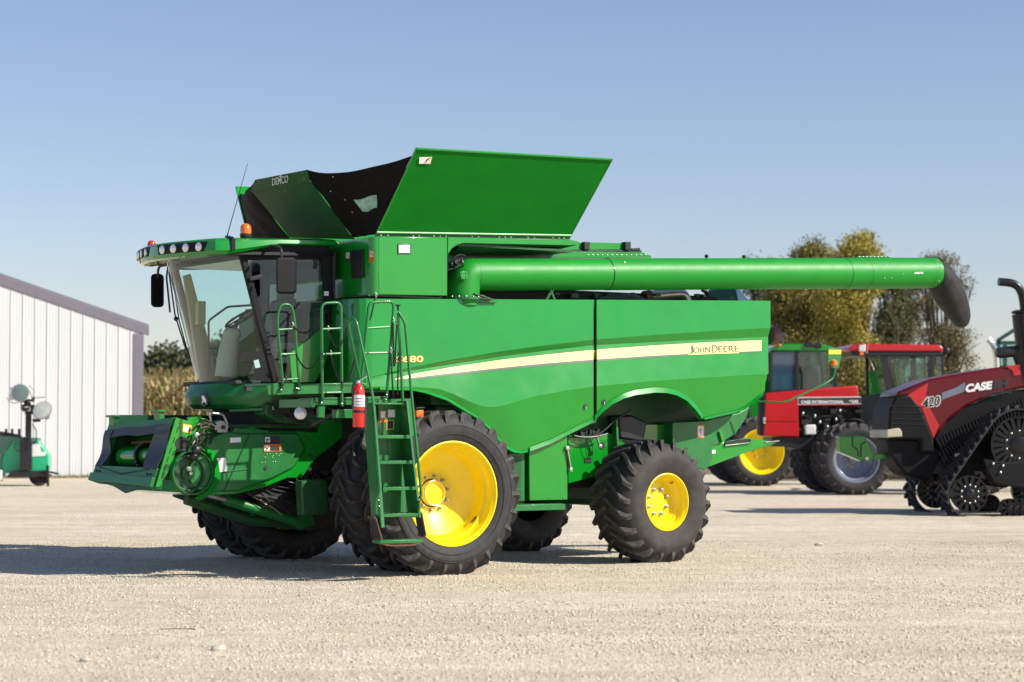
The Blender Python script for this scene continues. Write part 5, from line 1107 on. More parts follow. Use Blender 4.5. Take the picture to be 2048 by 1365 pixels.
def tree(label, px, Y, ztop, crown, lm, nleaf, leaf=.135, group=None, z0=0., trunk_r=.28, seed=1, nl=11, name='broadleaf_tree', pxw=None, spread=.5):
    """crown: list of (dx, z, rx, rz) lobes in metres"""
    R = random.Random(seed); g = np.random.default_rng(seed)
    base = at(px, 900, Y); base.z = z0; e = empty(name, None, base); tag(e, label, 'tree', group)
    b = MB(); ends = []
    def branch(p, d, L_, r, depth):
        pts = [p]; q = p
        for i in range(4):
            d = (d+Vector((R.uniform(-.25, .25), R.uniform(-.25, .25), R.uniform(-.05, .22)))).normalized(); q = q+d*L_/4; pts.append(q)
        b.tube(pts, [r*(1-.16*i) for i in range(5)], 6 if depth else 10, cap=False)
        if depth >= 3: ends.append(q); ends.append(pts[3]); return
        for k in range(R.choice((2, 3, 3))):
            s_ = pts[R.choice((2, 3, 4))]; a = R.uniform(0, 6.28); nd = (d*.8+Vector((math.cos(a)*.8, math.sin(a)*.8, R.uniform(-.1, .5)))).normalized(); branch(s_, nd, L_*R.uniform(.55, .8), r*.5, depth+1)
    H_ = ztop-z0
    branch(Vector((0, 0, -.2)), Vector((.03, 0, 1)), H_*.38, trunk_r, 0)
    for cx_, cz, rx, rz in crown:
        for k in range(nl):
            a = R.uniform(0, 6.28); t = R.uniform(.3, .9); tgt = Vector((cx_+math.cos(a)*rx*t, math.sin(a)*rx*t, cz-z0+R.uniform(-.6, .8)*rz)); st = Vector((cx_*.3, 0, max(H_*.18, tgt.z*.45)))
            mid = (st+tgt)/2+Vector((R.uniform(-.4, .4), R.uniform(-.4, .4), R.uniform(-.2, .5))); b.tube(arc(st, mid, tgt, 6), [trunk_r*.32*(1-.13*i) for i in range(7)], 6, cap=False)
            for q in range(3):
                tw = tgt+Vector((R.uniform(-1, 1)*rx*.4, R.uniform(-1, 1)*rx*.4, R.uniform(-.3, 1)*rz*.35)); b.tube([mid*.4+tgt*.6, tw], [.028, .012], 4, cap=False)
    b.build('trunk', 'bark', e)
    tot = sum(rx*rx*rz for _, _, rx, rz in crown); allp = []
    for cx_, cz, rx, rz in crown:
        n = int(1.7*nleaf*rx*rx*rz/tot); ncl = max(16, int(n/60))
        dv = g.normal(size=(ncl, 3)); dv /= np.linalg.norm(dv, axis=1)[:, None]; rad = g.uniform(.25, 1., ncl)**.55
        C = dv*rad[:, None]*np.array([rx, rx, rz])*(1+g.uniform(-.2, .12, (ncl, 1)))+np.array([cx_, 0, cz-z0])
        cs = g.uniform(.22, spread, ncl); idx = g.integers(0, ncl, n)
        o3_ = g.normal(size=(n, 3)); o3_ /= np.linalg.norm(o3_, axis=1)[:, None]; allp.append(C[idx]+o3_*(g.uniform(0, 1, n)**.45)[:, None]*1.75*cs[idx][:, None]*np.array([1, 1, .7]))
    Pp = np.concatenate(allp); Pp = Pp[Pp[:, 2] > .3]; n = len(Pp); u = g.normal(size=(n, 3)); u /= np.linalg.norm(u, axis=1)[:, None]; w = np.cross(u, g.normal(size=(n, 3))); w /= np.linalg.norm(w, axis=1)[:, None]
    s_ = leaf*g.uniform(.5, 1.1, n)[:, None]; u *= s_*.5; w *= s_*.35
    Vq = np.stack([Pp-u-w*.3, Pp+w-u*.1, Pp+u, Pp-w-u*.1], 1).reshape(-1, 3); o = quads_obj('crown', Vq, lm); o.parent = e
    return e
GT = 'trees standing beyond the parked tractors'
def lobes(px0, Y, L_):    # (px, py, halfwidth px, halfheight px) -> metres
    out = []
    for px, py, w, h in L_:
        p = at(px, py, Y); q = at(px0, py, Y); k = Y/F; out.append((p.x-q.x, p.z, w*k, h*k))
    return out
tree('dark green tree top peeking above the auger tube, leftmost behind the tractors', 1530, 125, 12, lobes(1530, 125, [(1510, 560, 22, 50), (1548, 545, 22, 40), (1530, 640, 45, 60)]), 'leaf_d', 9000, group=GT, seed=3, nl=4)
tree('tall olive and yellow tree behind the green tractor cab', 1610, 112, 12, lobes(1610, 112, [(1632, 503, 34, 22), (1610, 512, 26, 16), (1575, 600, 50, 50), (1640, 620, 55, 65), (1590, 710, 70, 70), (1660, 540, 25, 35)]), 'leaf_o', 42000, group=GT, seed=5, nl=5)
tree('tallest yellow autumn tree rising above the unloading auger', 1720, 108, 12, lobes(1720, 108, [(1722, 492, 33, 25), (1740, 510, 24, 22), (1698, 520, 30, 26), (1735, 555, 40, 36), (1690, 620, 50, 60), (1700, 720, 60, 60)]), 'leaf_y', 38000, group=GT, seed=8, nl=5)
tree('green tree with sky showing between its limbs behind the red tractor cab', 1785, 116, 11, lobes(1785, 116, [(1780, 560, 34, 38), (1800, 640, 45, 45), (1765, 700, 50, 50), (1815, 590, 20, 26)]), 'leaf_g', 18000, group=GT, seed=11, nl=7)
tree('sparse brownish tree with bare branches behind the black auger spout', 1885, 105, 11, lobes(1885, 105, [(1880, 530, 38, 24), (1925, 570, 22, 34), (1850, 600, 30, 40), (1895, 680, 48, 34), (1925, 720, 30, 20), (1870, 740, 40, 24), (1860, 540, 22, 22)]), 'leaf_b', 8000, leaf=.11, group=GT, seed=14, nl=9, trunk_r=.2, spread=.42)
tree('low green bush tree between the two tractor cabs', 1690, 100, 5, lobes(1690, 100, [(1690, 750, 50, 50), (1640, 790, 60, 60), (1760, 780, 60, 60), (1880, 780, 60, 40)]), 'leaf_o', 14000, group=GT, seed=17, nl=4)
V = np.concatenate([g_ for g_ in [np.zeros((0, 3))]])
gg = np.random.default_rng(4); PP = []
for px in range(262, 640, 9):
    top = lerp([(262, 735), (300, 706), (340, 690), (400, 700), (440, 676), (470, 662), (540, 680), (640, 690)], px)+gg.uniform(-6, 10); p = at(px, top, 150); n = 900
    dv = gg.normal(size=(n, 3)); dv /= np.linalg.norm(dv, axis=1)[:, None]; zc_ = (p.z+1.5)/2; PP.append(dv*gg.uniform(.5, 1, n)[:, None]*np.array([1.3, 1.6, (p.z-1.5)/2+.3])+np.array([p.x, 150+gg.uniform(-2, 2), zc_])+gg.normal(size=(n, 3))*.2)
PP = np.concatenate(PP); n = len(PP); u = gg.normal(size=(n, 3)); u /= np.linalg.norm(u, axis=1)[:, None]; w = np.cross(u, gg.normal(size=(n, 3))); w /= np.linalg.norm(w, axis=1)[:, None]; u *= .18; w *= .13
tag(quads_obj('distant_woodland', np.stack([PP-u, PP+w, PP+u, PP-w], 1).reshape(-1, 3), 'leaf_d'), 'dark far-off woodland beyond the corn field', 'woodland', kind='stuff')
# ================================================================== white shed
def siding():
    m, nt, b = nodes('white ribbed steel siding'); L = nt.links.new; tc = N(nt, 'ShaderNodeTexCoord'); n1 = N(nt, 'ShaderNodeTexNoise', Scale=1.2, Detail=6.); mp = N(nt, 'ShaderNodeMapping'); mp.inputs['Scale'].default_value = (1, 1, .15); L(tc.outputs['Object'], mp.inputs[0]); L(mp.outputs[0], n1.inputs[0])
    r = N(nt, 'ShaderNodeValToRGB'); r.color_ramp.elements[0].position = .3; r.color_ramp.elements[0].color = (.53, .54, .54, 1); r.color_ramp.elements[1].position = .7; r.color_ramp.elements[1].color = (.58, .585, .58, 1); L(n1.outputs[0], r.inputs[0]); L(r.outputs[0], b.inputs['Base Color']); b.inputs['Roughness'].default_value = .45; return m
M['siding'] = siding(); M['trim'] = mat('mauve grey trim', (.155, .14, .17), .45, var=.05)
BC = ground(284, 955); BY = BC.y; ba = math.radians(24); SH = empty('metal_shed', None, (BC.x, BC.y, 0)); tag(SH, 'white ribbed steel shed with mauve grey roof trim behind the light tower', 'shed')
ux = Vector((-math.cos(ba), -math.sin(ba)*-1*-1, 0))   # wall runs left from its right-hand corner and slightly nearer
ux = Vector((-math.cos(ba), -math.sin(ba), 0)); nb = Vector((math.sin(ba), -math.cos(ba), 0))
kk = BY/F
def wx(px): # distance along the wall for a picture column
    r = ray(px, 900); 
    # intersect ray with the wall line
    den = r[0]*nb.x+r[1]*nb.y; t = (BC.x*nb.x+BC.y*nb.y)/den; p = Vector((r[0]*t, r[1]*t, 0)); return (p-Vector((BC.x, BC.y, 0))).dot(ux), t
def wz(px, py):
    d_, t = wx(px); r = ray(px, py); r9 = ray(px, 900); tt = t*(r9[1]/r[1]); return CAM_H+r[2]*tt
L0 = wx(284)[0]; zr = wz(284, 668); L1 = wx(0)[0]; z1_ = wz(0, 572); sl = (z1_-zr)/(L1-L0)
LW = L1+5; seamd = [wx(px)[0] for px in (260, 236, 212, 188.5, 165, 141, 117, 93, 68.5, 44, 19.5)]; step_ = (seamd[-1]-seamd[0])/10
prof = []; x = L0
seams = [seamd[0]+step_*i for i in range(-1, 20)]
pts = [(L0, 0)]
for s_ in seams:
    for dx, dn in ((-.04, 0), (-.015, .012), (.015, .012), (.04, 0)):
        if L0 < s_+dx < LW: pts.append((s_+dx, dn))
    for q in (.25, .5, .75):
        for dx, dn in ((-.03, 0), (0, .004), (.03, 0)):
            if L0 < s_+q*step_+dx < LW: pts.append((s_+q*step_+dx, dn))
pts = sorted(pts)+[(LW, 0)]
b = MB(); b.sheet([[ux*x_+nb*d_+Vector((0, 0, 0)) for x_, d_ in pts], [ux*x_+nb*d_+Vector((0, 0, zr+sl*(x_-L0))) for x_, d_ in pts]], smooth=False); b.build('gable_wall', 'siding', SH, sharp=0)
for s_ in seams:
    if L0 < s_ < LW: b = MB(); b.obox(ux*(s_+.035)+nb*.004+Vector((0, 0, (zr+sl*(s_-L0))/2)), ux*.007, nb*.004, (0, 0, (zr+sl*(s_-L0))/2)); b.build('seam', 'trim', SH)
b = MB(); bk = nb*-24; o3 = Vector((0, 0, zr)); b.sheet([[Vector((0, 0, 0)), bk], [o3, bk+o3]], smooth=False); b.build('side_wall', 'siding', SH, sharp=0)
b = MB(); b.obox(nb*.01+ux*.17+Vector((0, 0, zr/2)), ux*.19, nb*.03, (0, 0, zr/2)); b.build('corner_trim', 'trim', SH)
b = MB(); p0_ = ux*(-.22)+Vector((0, 0, zr-.22*sl)); p1_ = ux*LW+Vector((0, 0, zr+sl*LW)); b.prism([p0_+nb*.05, p1_+nb*.05, p1_+nb*.05+Vector((0, 0, .40)), p0_+nb*.05+Vector((0, 0, .36))], nb*-.10); b.build('roof_fascia', 'trim', SH, bevel=.01)
b = MB(); b.prism([p0_+Vector((0, 0, .36)), p1_+Vector((0, 0, .40)), p1_+Vector((0, 0, .46)), p0_+Vector((0, 0, .42))], nb*-24.5); b.build('roof', 'trim', SH)
# weeds at its foot
V = []
for k in range(1500):
    d_ = random.uniform(L0, L1+1); p = Vector((BC.x, BC.y, 0))+ux*d_+nb*random.uniform(.05, .8)**1.5; h = random.uniform(.03, .13)*(1 if random.random() < .95 else 2); a = random.uniform(0, 3.1); w_ = .012
    V += [(p.x-w_, p.y, 0), (p.x+w_, p.y, 0), (p.x+w_*.3+math.cos(a)*.05, p.y, h), (p.x-w_*.3+math.cos(a)*.05, p.y, h)]
M['weed'] = rockmat('dry weeds', (.10, .12, .03), (.35, .28, .14), 2.)
tag(quads_obj('weeds', V, 'weed'), 'dry weeds and grass along the foot of the white shed', 'weeds', kind='stuff')
# ================================================================== light tower trailer
LT = Frame(78, 972, 8, 0.); T = LT.P; LTe = empty('light_tower', LT); tag(LTe, 'towable light tower with emerald box, black mast and round floodlights by the shed', 'light tower')
b = MB(); b.prism([T(x, y, y=-.4) for x, y in ((4, 948), (4, 915), (27, 880), (75, 880), (97, 912), (97, 941))], (0, 1.3, 0)); lb_ = b.build('generator_box', 'mint', LTe, bevel=.02)
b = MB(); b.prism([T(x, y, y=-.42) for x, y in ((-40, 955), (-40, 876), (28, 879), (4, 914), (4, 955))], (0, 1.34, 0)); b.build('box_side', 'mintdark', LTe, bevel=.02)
b = MB(); b.prism([T(x, y, y=-.45) for x, y in ((-40, 872), (10, 872), (76, 877), (76, 883), (-40, 881))], (0, 1.4, 0)); b.build('box_lid', 'mintdark', LTe)
b = MB(); b.prism([T(x, y, y=-.46) for x, y in ((-10, 862), (8, 864), (40, 870), (44, 875), (-10, 872))], (0, .3, 0))
for x in (12, 24, 38): b.prism([T(x-2.5, 858, y=-.46), T(x+2.5, 858, y=-.46), T(x+2.5, 872, y=-.46), T(x-2.5, 872, y=-.46)], (0, .12, 0))
b.build('roof_rack', 'black', LTe, bevel=.01)
YM = -.75
b = MB(); b.box(T(40, 900, y=YM).x, T(63.5, 900, y=YM).x, YM, YM+.3, T(50, 941, y=YM).z, T(50, 880, y=YM).z); b.box(T(50, 900, y=YM).x, T(61.5, 900, y=YM).x, YM+.05, YM+.25, T(50, 880, y=YM).z, T(50, 822, y=YM).z); b.build('mast', 'black', LTe, bevel=.015)
b = MB()
for k in range(26): b.obox(T(random.uniform(46, 68), random.uniform(797, 828), y=YM+random.uniform(0, .25)), (random.uniform(.02, .08), 0, 0), (0, .05, 0), (0, 0, random.uniform(.02, .08)))
b.prism([T(x, y, y=YM) for x, y in ((64, 838), (80, 838), (81, 844), (66, 845))], (0, .2, 0)); b.build('lamp_mount', 'black', LTe)
def flood(c, n, r, name='floodlight', face='lens'):
    n = Vector(n).normalized(); b = MB(); b.lathe([(.05, -.42), (.10, -.40), (.13, -.25), (r*.7, -.12), (r, -.0), (r*1.03, .01), (r*1.03, .03), (r*.95, .035)], c, n, 28); o = b.build(name, 'floodbody', LTe)
    b = MB(); b.lathe([(r*.95, .036), (r*.6, .05), (.001, .055)], c, n, 28); b.build('lamp_glass', face, o)
M['floodbody'] = mat('floodlight aluminium', (.30, .30, .29), .4, metal=.4, var=.1)
M['lampglass'] = mat('dull lamp glass', (.09, .14, .14), .2, coat=.8); M['lampglass2'] = mat('silvered lamp glass', (.5, .52, .46), .3, coat=.5, var=.15, scale=3)
flood(T(40, 786, y=-1.0), (.25, -1, -.05), .27, face='lampglass'); flood(T(24, 788, y=-.6), (-.9, -.5, .0), .20); flood(T(85, 822, y=-1.), (-.35, -1, .55), .30, face='lampglass2')
b = MB(); b.tube([T(x, y, y=-.9) for x, y in ((14, 795), (18, 804), (30, 807), (42, 803))], .012, 5); b.tube([T(x, y, y=-.9) for x, y in ((58, 772), (68, 780), (68, 795), (72, 796), (90, 795))], .012, 5); b.tube([T(x, y, y=-.9) for x, y in ((42, 803), (42, 820), (50, 826))], .015, 5); b.tube([T(x, y, y=-.9) for x, y in ((56, 776), (62, 790), (66, 800))], .012, 5); b.build('lamp_guard', 'chain', LTe)
b = MB(); b.tube(round_path([T(65, 848, y=-.9), T(73, 862, y=-.9), T(72, 884, y=-.9), T(58, 893, y=-.9), T(38, 890, y=-.9), T(31, 885, y=-.9), T(28, 892, y=-.9), T(33, 903, y=-.9), T(40, 902, y=-.9)], .1), .018, 8); b.build('power_cable', 'black', LTe)
b = MB(); b.prism([T(x, y, y=-.41) for x, y in ((64, 890), (80, 888), (82, 904), (91, 904), (91, 912), (64, 914))], (0, -.01, 0)); b.build('label', 'white', lb_)
b = MB(); b.prism([T(x, y, y=-.7) for x, y in ((12, 955), (24, 942), (97, 942), (97, 950), (75, 955))], (0, .5, 0)); b.bar(T(95, 944, y=-.5), T(118, 948, y=-.5), .08, .06); b.build('drawbar', 'black', LTe, bevel=.01)
b = MB(); b.cyl(T(95, 931, y=-.75), T(96, 978, y=-.75), .045, 10); b.bar(T(78, 950, y=-.75), T(104, 951, y=-.75), .05, .05); b.cyl(T(96, 975, y=-.75), T(96, 980, y=-.75), .09, 10); b.build('jack_stand', 'chain', LTe)
b = MB(); wc = T(78, 961, y=-.35); b.lathe([(.13, .0), (.28, -.02), (.31, .03), (.31, .17), (.28, .2)], (wc.x, wc.y, .31), (0, 1, 0), 28); tw_ = b.build('trailer_wheel', 'rubber', LTe)
b = MB(); b.lathe([(.16, -.03), (.12, .0), (.04, .0), (.001, -.02)], (wc.x, wc.y, .31), (0, 1, 0), 20, cap=False); b.build('wheel_hub', 'rust', tw_)
b = MB(); b.box(T(-8, 960, y=-.4).x, T(5, 960, y=-.4).x, -.5, -.2, .15, .5); b.build('corner_block', 'plasticwhite', LTe, bevel=.02)
# ================================================================== generic pieces for the parked tractors
def ag_wheel(par, loc, R_, W_, rimc, rimr, nl=20, dish=.35, tyre_m='rubber', rot=0, lh=.05):
    w = rim_mb([(rimr-.02, .08), (rimr+.03, .02), (rimr+.03, .005), (rimr-.01, .01), (rimr-.03, .06), (rimr-.05, .12), (rimr-.09, .16), (rimr-.10, dish-.04), (rimr-.14, dish), (.25, dish+.06), (.14, dish+.03), (.13, dish-.06), (.001, dish-.06)], W_).build('wheel', rimc, par, sharp=30)
    tyre(R_, W_, rimr, nl, lh, .024, .28, tyre_m, w)
    bolt_ring(w, .2, dish+.04, 8, .02); w.location = loc; w.rotation_euler = (0, rot, 0); return w
# ---- red articulated tractor
RD = Frame(1709, 991, 4, 0.); Rp = RD.P; RE = empty('articulated_tractor', RD); tag(RE, 'red articulated tractor with black cab frame and dual wheels, nose behind the combine marker lamp', 'tractor', 'tractors parked beyond the combine')
hc = Rp(1713, 915, y=0)
R_ = .98
rwl = ag_wheel(RE, (hc.x, 0, R_-.03), R_, .62, 'greyrim', .60, rot=.1)
k2 = copy_tree(rwl, RE); k2.location = (hc.x, .85, R_-.03)
for yy in (3.4, 4.25): k3 = copy_tree(rwl, RE); k3.location = (hc.x, yy, R_-.03); k3.scale = (-1, 1, 1); k3.rotation_euler = (0, 0, math.pi)
for yy in (0, .85, 3.4, 4.25): k3 = copy_tree(rwl, RE); k3.location = (hc.x+3.4, yy, R_-.03)
YH = 1.35
def rprism(fr, pts, y, th, name, m, par, bev=.02): b = MB(); b.prism([fr.P(x, yy, y=y) for x, yy in pts], (0, th, 0)); return b.build(name, m, par, bevel=bev)
hd = rprism(RD, [(1531, 787), (1716, 771), (1720, 812), (1597, 812), (1599, 875), (1527, 872)], YH, 1.1, 'hood', 'redpaint', RE, .04)
rprism(RD, [(1522, 787), (1531, 786), (1527, 873), (1521, 868)], YH+.02, .5, 'grille', 'blackmatt', RE, .02)
rprism(RD, [(1595.5, 795), (1722, 793.5), (1722, 808.5), (1595.5, 810)], YH-.002, -.008, 'stripe_border', 'white', hd, 0)
rprism(RD, [(1597, 796.5), (1722, 795), (1722, 807), (1597, 808.5)], YH-.012, -.004, 'stripe', 'ink', hd, 0)
def rt(s, x0, x1, y0, y1, fr, y, m, par, bold=.02, dep=.005): return text('lettering', s, fr.P(x0, y0, y=y), fr.P(x1, y0-.4, y=y), fr.P(x0, y1, y=y), m, par, bold=bold, depth=dep)
rt('CASE INTERNATIONAL', 1602, 1688, 801.5, 807.5, RD, YH-.02, 'white', hd, .04); rt('9230', 1698, 1716, 801, 807, RD, YH-.02, 'white', hd, .03)
b = MB(); b.tube([Rp(1528, 843, y=YH-.004), Rp(1597, 844, y=YH-.004)], .008, 5); b.build('hood_seam', 'darkred', hd)
b = MB()
for k in range(4): b.obox(Rp(1529, 837+k*3, y=YH-.004), (.03, 0, 0), (0, .003, 0), (0, 0, .012))
b.build('label', 'white', hd)
rprism(RD, [(1599, 812), (1745, 812), (1745, 880), (1599, 880)], YH+.25, 1.0, 'engine', 'void', RE)
b = MB()
for k in range(60):
    c_ = Rp(random.uniform(1603, 1718), random.uniform(815, 870), y=YH+random.uniform(.05, .22))
    if k % 3: b.obox(c_, (random.uniform(.03, .12), 0, 0), (0, .05, 0), (0, 0, random.uniform(.02, .09)))
    else: b.tube(arc(c_, c_+Vector((.15, -.05, .1)), c_+Vector((random.uniform(.2, .5), 0, random.uniform(-.2, .2)))), random.choice((.015, .03)), 6)
b.build('engine_fittings', 'void', RE, bevel=.01)
b = MB()
for x, y in ((1606, 828), (1672, 840), (1640, 845), (1651, 862), (1655, 855), (1680, 822), (1630, 833)): b.ell(Rp(x, y, y=YH), (.03, .03, .05), 8, 6)
b.build('filler_cap', 'steel', RE)
rprism(RD, [(1610, 853), (1614, 850), (1632, 850), (1632, 870), (1612, 870)], YH-.05, .25, 'coolant_tank', 'plasticwhite', RE, .03)
rprism(RD, [(1543, 874), (1760, 874), (1760, 892), (1600, 900), (1590, 900), (1590, 895), (1545, 893)], YH+.1, 1.3, 'front_frame', 'black', RE)
rprism(RD, [(1720, 790), (1900, 790), (1900, 900), (1720, 900)], YH+.1, 1.3, 'rear_frame', 'black', RE)
# cab
YC_ = 1.15; TH = 1.9
cabg = [(1707, 712), (1764, 712), (1783, 716), (1871, 714), (1885, 716), (1884, 790), (1775, 800), (1764, 820), (1730, 820), (1722, 790)]
b = MB()
for sg, yy in ((0, YC_), (1, YC_+TH)):
    g_ = lambda x, y: Vector((Rp(x, y, y=YC_).x, yy, Rp(x, y, y=YC_).z))
    for a_, c_, w_ in (((1767, 704), (1790, 800), .16), ((1776, 706), (1776, 706), .1), ((1862, 704), (1866, 800), .13), ((1886, 706), (1886, 800), .05), ((1767, 709), (1884, 708), .13), ((1785, 790), (1885, 788), .12), ((1779, 716), (1790, 790), .05), ((1857, 716), (1858, 785), .04)):
        if a_ != c_: b.bar(g_(*a_), g_(*c_), .06, w_)
fl = lambda x, y: Vector((Rp(x, y, y=YC_+TH-.1).x, YC_+TH-.1, Rp(x, y, y=YC_).z))
b.bar(Rp(1767, 705, y=YC_), fl(1767, 705), .1, .2); b.build('cab_frame', 'black', RE, bevel=.012)
b = MB(); b.add([Rp(x, y, y=YC_+.01) for x, y in ((1785, 718), (1857, 717), (1859, 788), (1797, 790))], [(0, 1, 2, 3)]); b.add([Rp(x, y, y=YC_+.01) for x, y in ((1871, 714), (1884, 714), (1884, 790), (1872, 790))], [(0, 1, 2, 3)]); b.build('door_window', 'tglass', RE)
b = MB(); b.add([Vector((p.x, YC_+TH, p.z)) for p in [Rp(x, y, y=YC_) for x, y in ((1780, 716), (1884, 714), (1884, 790), (1792, 790))]], [(0, 1, 2, 3)]); b.build('far_window', 'tglass', RE)
nA, nB = Rp(1764, 712, y=YC_), Rp(1785, 822, y=YC_); 
b = MB(); b.add([nA, nB+Vector((0, 0, -.25)), Vector((nB.x-.25, YC_+TH-.1, nB.z-.25)), Vector((nA.x-.0, YC_+TH-.1, nA.z))], [(0, 1, 2, 3)]); b.build('windscreen', 'tglass', RE)
b = MB(); b.bar(Vector((nA.x, YC_+TH-.1, nA.z)), Vector((nB.x-.25, YC_+TH-.1, nB.z)), .08, .08); b.build('front_post', 'black', RE); b = MB(); b.bar(nA, nB, .08, .1); b.build('front_post', 'black', RE)
b = MB(); b.box(nB.x+.35, nB.x+.8, YC_+.6, YC_+1.25, nB.z, nB.z+.35); b.box(nB.x+.75, nB.x+.9, YC_+.6, YC_+1.25, nB.z+.2, nB.z+.95); b.box(nB.x-.1, nB.x+.1, YC_+.7, YC_+1.1, nB.z-.2, nB.z+.4); b.tube([(nB.x+.15, YC_+.75+.3*math.cos(a), nB.z+.45+.25*math.sin(a)) for a in [i*.4 for i in range(16)]], .02, 6, closed=True); b.build('seat_and_wheel', 'darkint', RE, bevel=.04)
rfp = [(1698, 703), (1697, 697), (1710, 688), (1880, 690), (1887, 696), (1887, 703)]
b = MB(); b.prism([Rp(x, y, y=YC_-.1) for x, y in rfp], (0, TH+.2, 0)); b.build('cab_roof', 'redpaint', RE, bevel=.05, seg=3)
b = MB(); b.prism([Rp(x, y, y=YC_-.06) for x, y in ((1701, 703), (1886, 703), (1884, 712), (1706, 712))], (0, TH+.1, 0)); b.build('roof_skirt', 'black', RE, bevel=.02)
b = MB(); b.obox(Rp(1724, 697, y=YC_-.2), (.09, 0, 0), (0, .06, 0), (0, 0, .09)); b.build('work_lamp', 'lens', RE, bevel=.02); b = MB(); b.obox(Rp(1723, 707, y=YC_-.2), (.05, 0, 0), (0, .04, 0), (0, 0, .05)); b.build('indicator', 'orange', RE, bevel=.01)
b = MB(); b.tube([Rp(1735, 707, y=YC_-.2), Rp(1738, 660, y=YC_-.2)], .008, 5); b.bar(Rp(1726, 702, y=YC_-.15), Rp(1736, 706, y=YC_-.15), .03, .03); b.build('aerial', 'steel', RE)
b = MB(); b.ell(Rp(1893, 702, y=YC_), .1, 12, 8); b.bar(Rp(1884, 702, y=YC_), Rp(1893, 702, y=YC_), .04, .04); b.build('rear_lamp', 'black', RE)
b = MB(); b.tube([Rp(1737, 715, y=YC_+.1), Rp(1748, 740, y=YC_)], .014, 5); b.build('wiper', 'steel', RE)
# ---- green tractor behind
GR = Frame(1520, 973, 5, 0.); Gp = GR.P; GE = empty('row_crop_tractor', GR); tag(GE, 'green tractor with yellow wheels half hidden behind the combine and the red tractor', 'tractor', 'tractors parked beyond the combine')
hc = Gp(1524, 903, y=0); R_ = 1.09
gw = ag_wheel(GE, (hc.x, 0, R_-.02), R_, .55, 'yellow', .68, nl=24, dish=.36)
k2 = copy_tree(gw, GE); k2.location = (hc.x, .75, R_-.02)
for yy in (3.2, 3.95): k2 = copy_tree(gw, GE); k2.location = (hc.x, yy, R_-.02)
YG = 1.1; TG = 1.8
rprism(GR, [(1380, 775), (1545, 760), (1555, 790), (1555, 850), (1380, 850)], YG+.35, 1.1, 'hood', 'green', GE, .06)
rprism(GR, [(1500, 795), (1668, 792), (1668, 850), (1500, 850)], YG-.1, 2.0, 'fender', 'green', GE, .08)
rprism(GR, [(1540, 850), (1720, 850), (1720, 900), (1540, 900)], YG+.3, 1.2, 'chassis', 'greendark', GE, .03)
for yy in (YG, YG+TG):
    b = MB(); g_ = lambda x, y: Vector((Gp(x, y, y=YG).x, yy, Gp(x, y, y=YG).z))
    for a_, c_, w_ in (((1543, 702), (1541, 790), .09), ((1594, 702), (1594, 792), .12), ((1665, 702), (1673, 792), .14), ((1543, 702), (1668, 702), .08), ((1541, 785), (1672, 780), .14), ((1660, 703), (1663, 770), .05)): b.bar(g_(*a_), g_(*c_), .07, w_)
    b.build('cab_frame', 'black', GE, bevel=.012)
b = MB(); b.add([Gp(x, y, y=YG+.01) for x, y in ((1545, 703), (1591, 703), (1590, 785), (1543, 785))], [(0, 1, 2, 3)]); b.build('corner_window', mat('blue tinted glass', (.03, .07, .11), .05, coat=1), GE)
b = MB(); b.add([Gp(x, y, y=YG+.01) for x, y in ((1597, 703), (1665, 703), (1668, 785), (1597, 785))], [(0, 1, 2, 3)]); b.build('door_window', 'tglass', GE)
b = MB(); b.add([Vector((p.x, YG+TG, p.z)) for p in [Gp(x, y, y=YG) for x, y in ((1543, 703), (1668, 703), (1668, 785), (1543, 785))]], [(0, 1, 2, 3)]); b.build('far_window', 'tglass', GE)
rprism(GR, [(1608, 732), (1640, 730), (1645, 785), (1605, 785)], YG+.6, .5, 'driver_seat', 'darkint', GE, .08)
b = MB(); b.prism([Gp(x, y, y=YG-.08) for x, y in ((1543, 702), (1543, 697), (1557, 688), (1650, 689), (1672, 697), (1672, 703))], (0, TG+.16, 0)); b.build('cab_roof', 'green', GE, bevel=.05, seg=3)
b = MB(); b.obox(Gp(1620, 690, y=YG-.1), (.16, 0, 0), (0, .05, 0), (0, 0, .07)); b.obox(Gp(1636, 691, y=YG-.1), (.12, 0, 0), (0, .05, 0), (0, 0, .09)); b.build('roof_lamp', 'black', GE, bevel=.03)
for x in (1548, 1559): b = MB(); b.ell(Gp(x, 691, y=YG-.1), .05, 10, 6); b.build('indicator', 'orange', GE)
b = MB(); b.cyl(Gp(1560, 703, y=YG+1.6), Gp(1560, 671, y=YG+1.6), .13, 16); b.cyl(Gp(1560, 672, y=YG+1.6), Gp(1560, 666, y=YG+1.6), .2, 16); b.build('air_cleaner', 'black', GE)
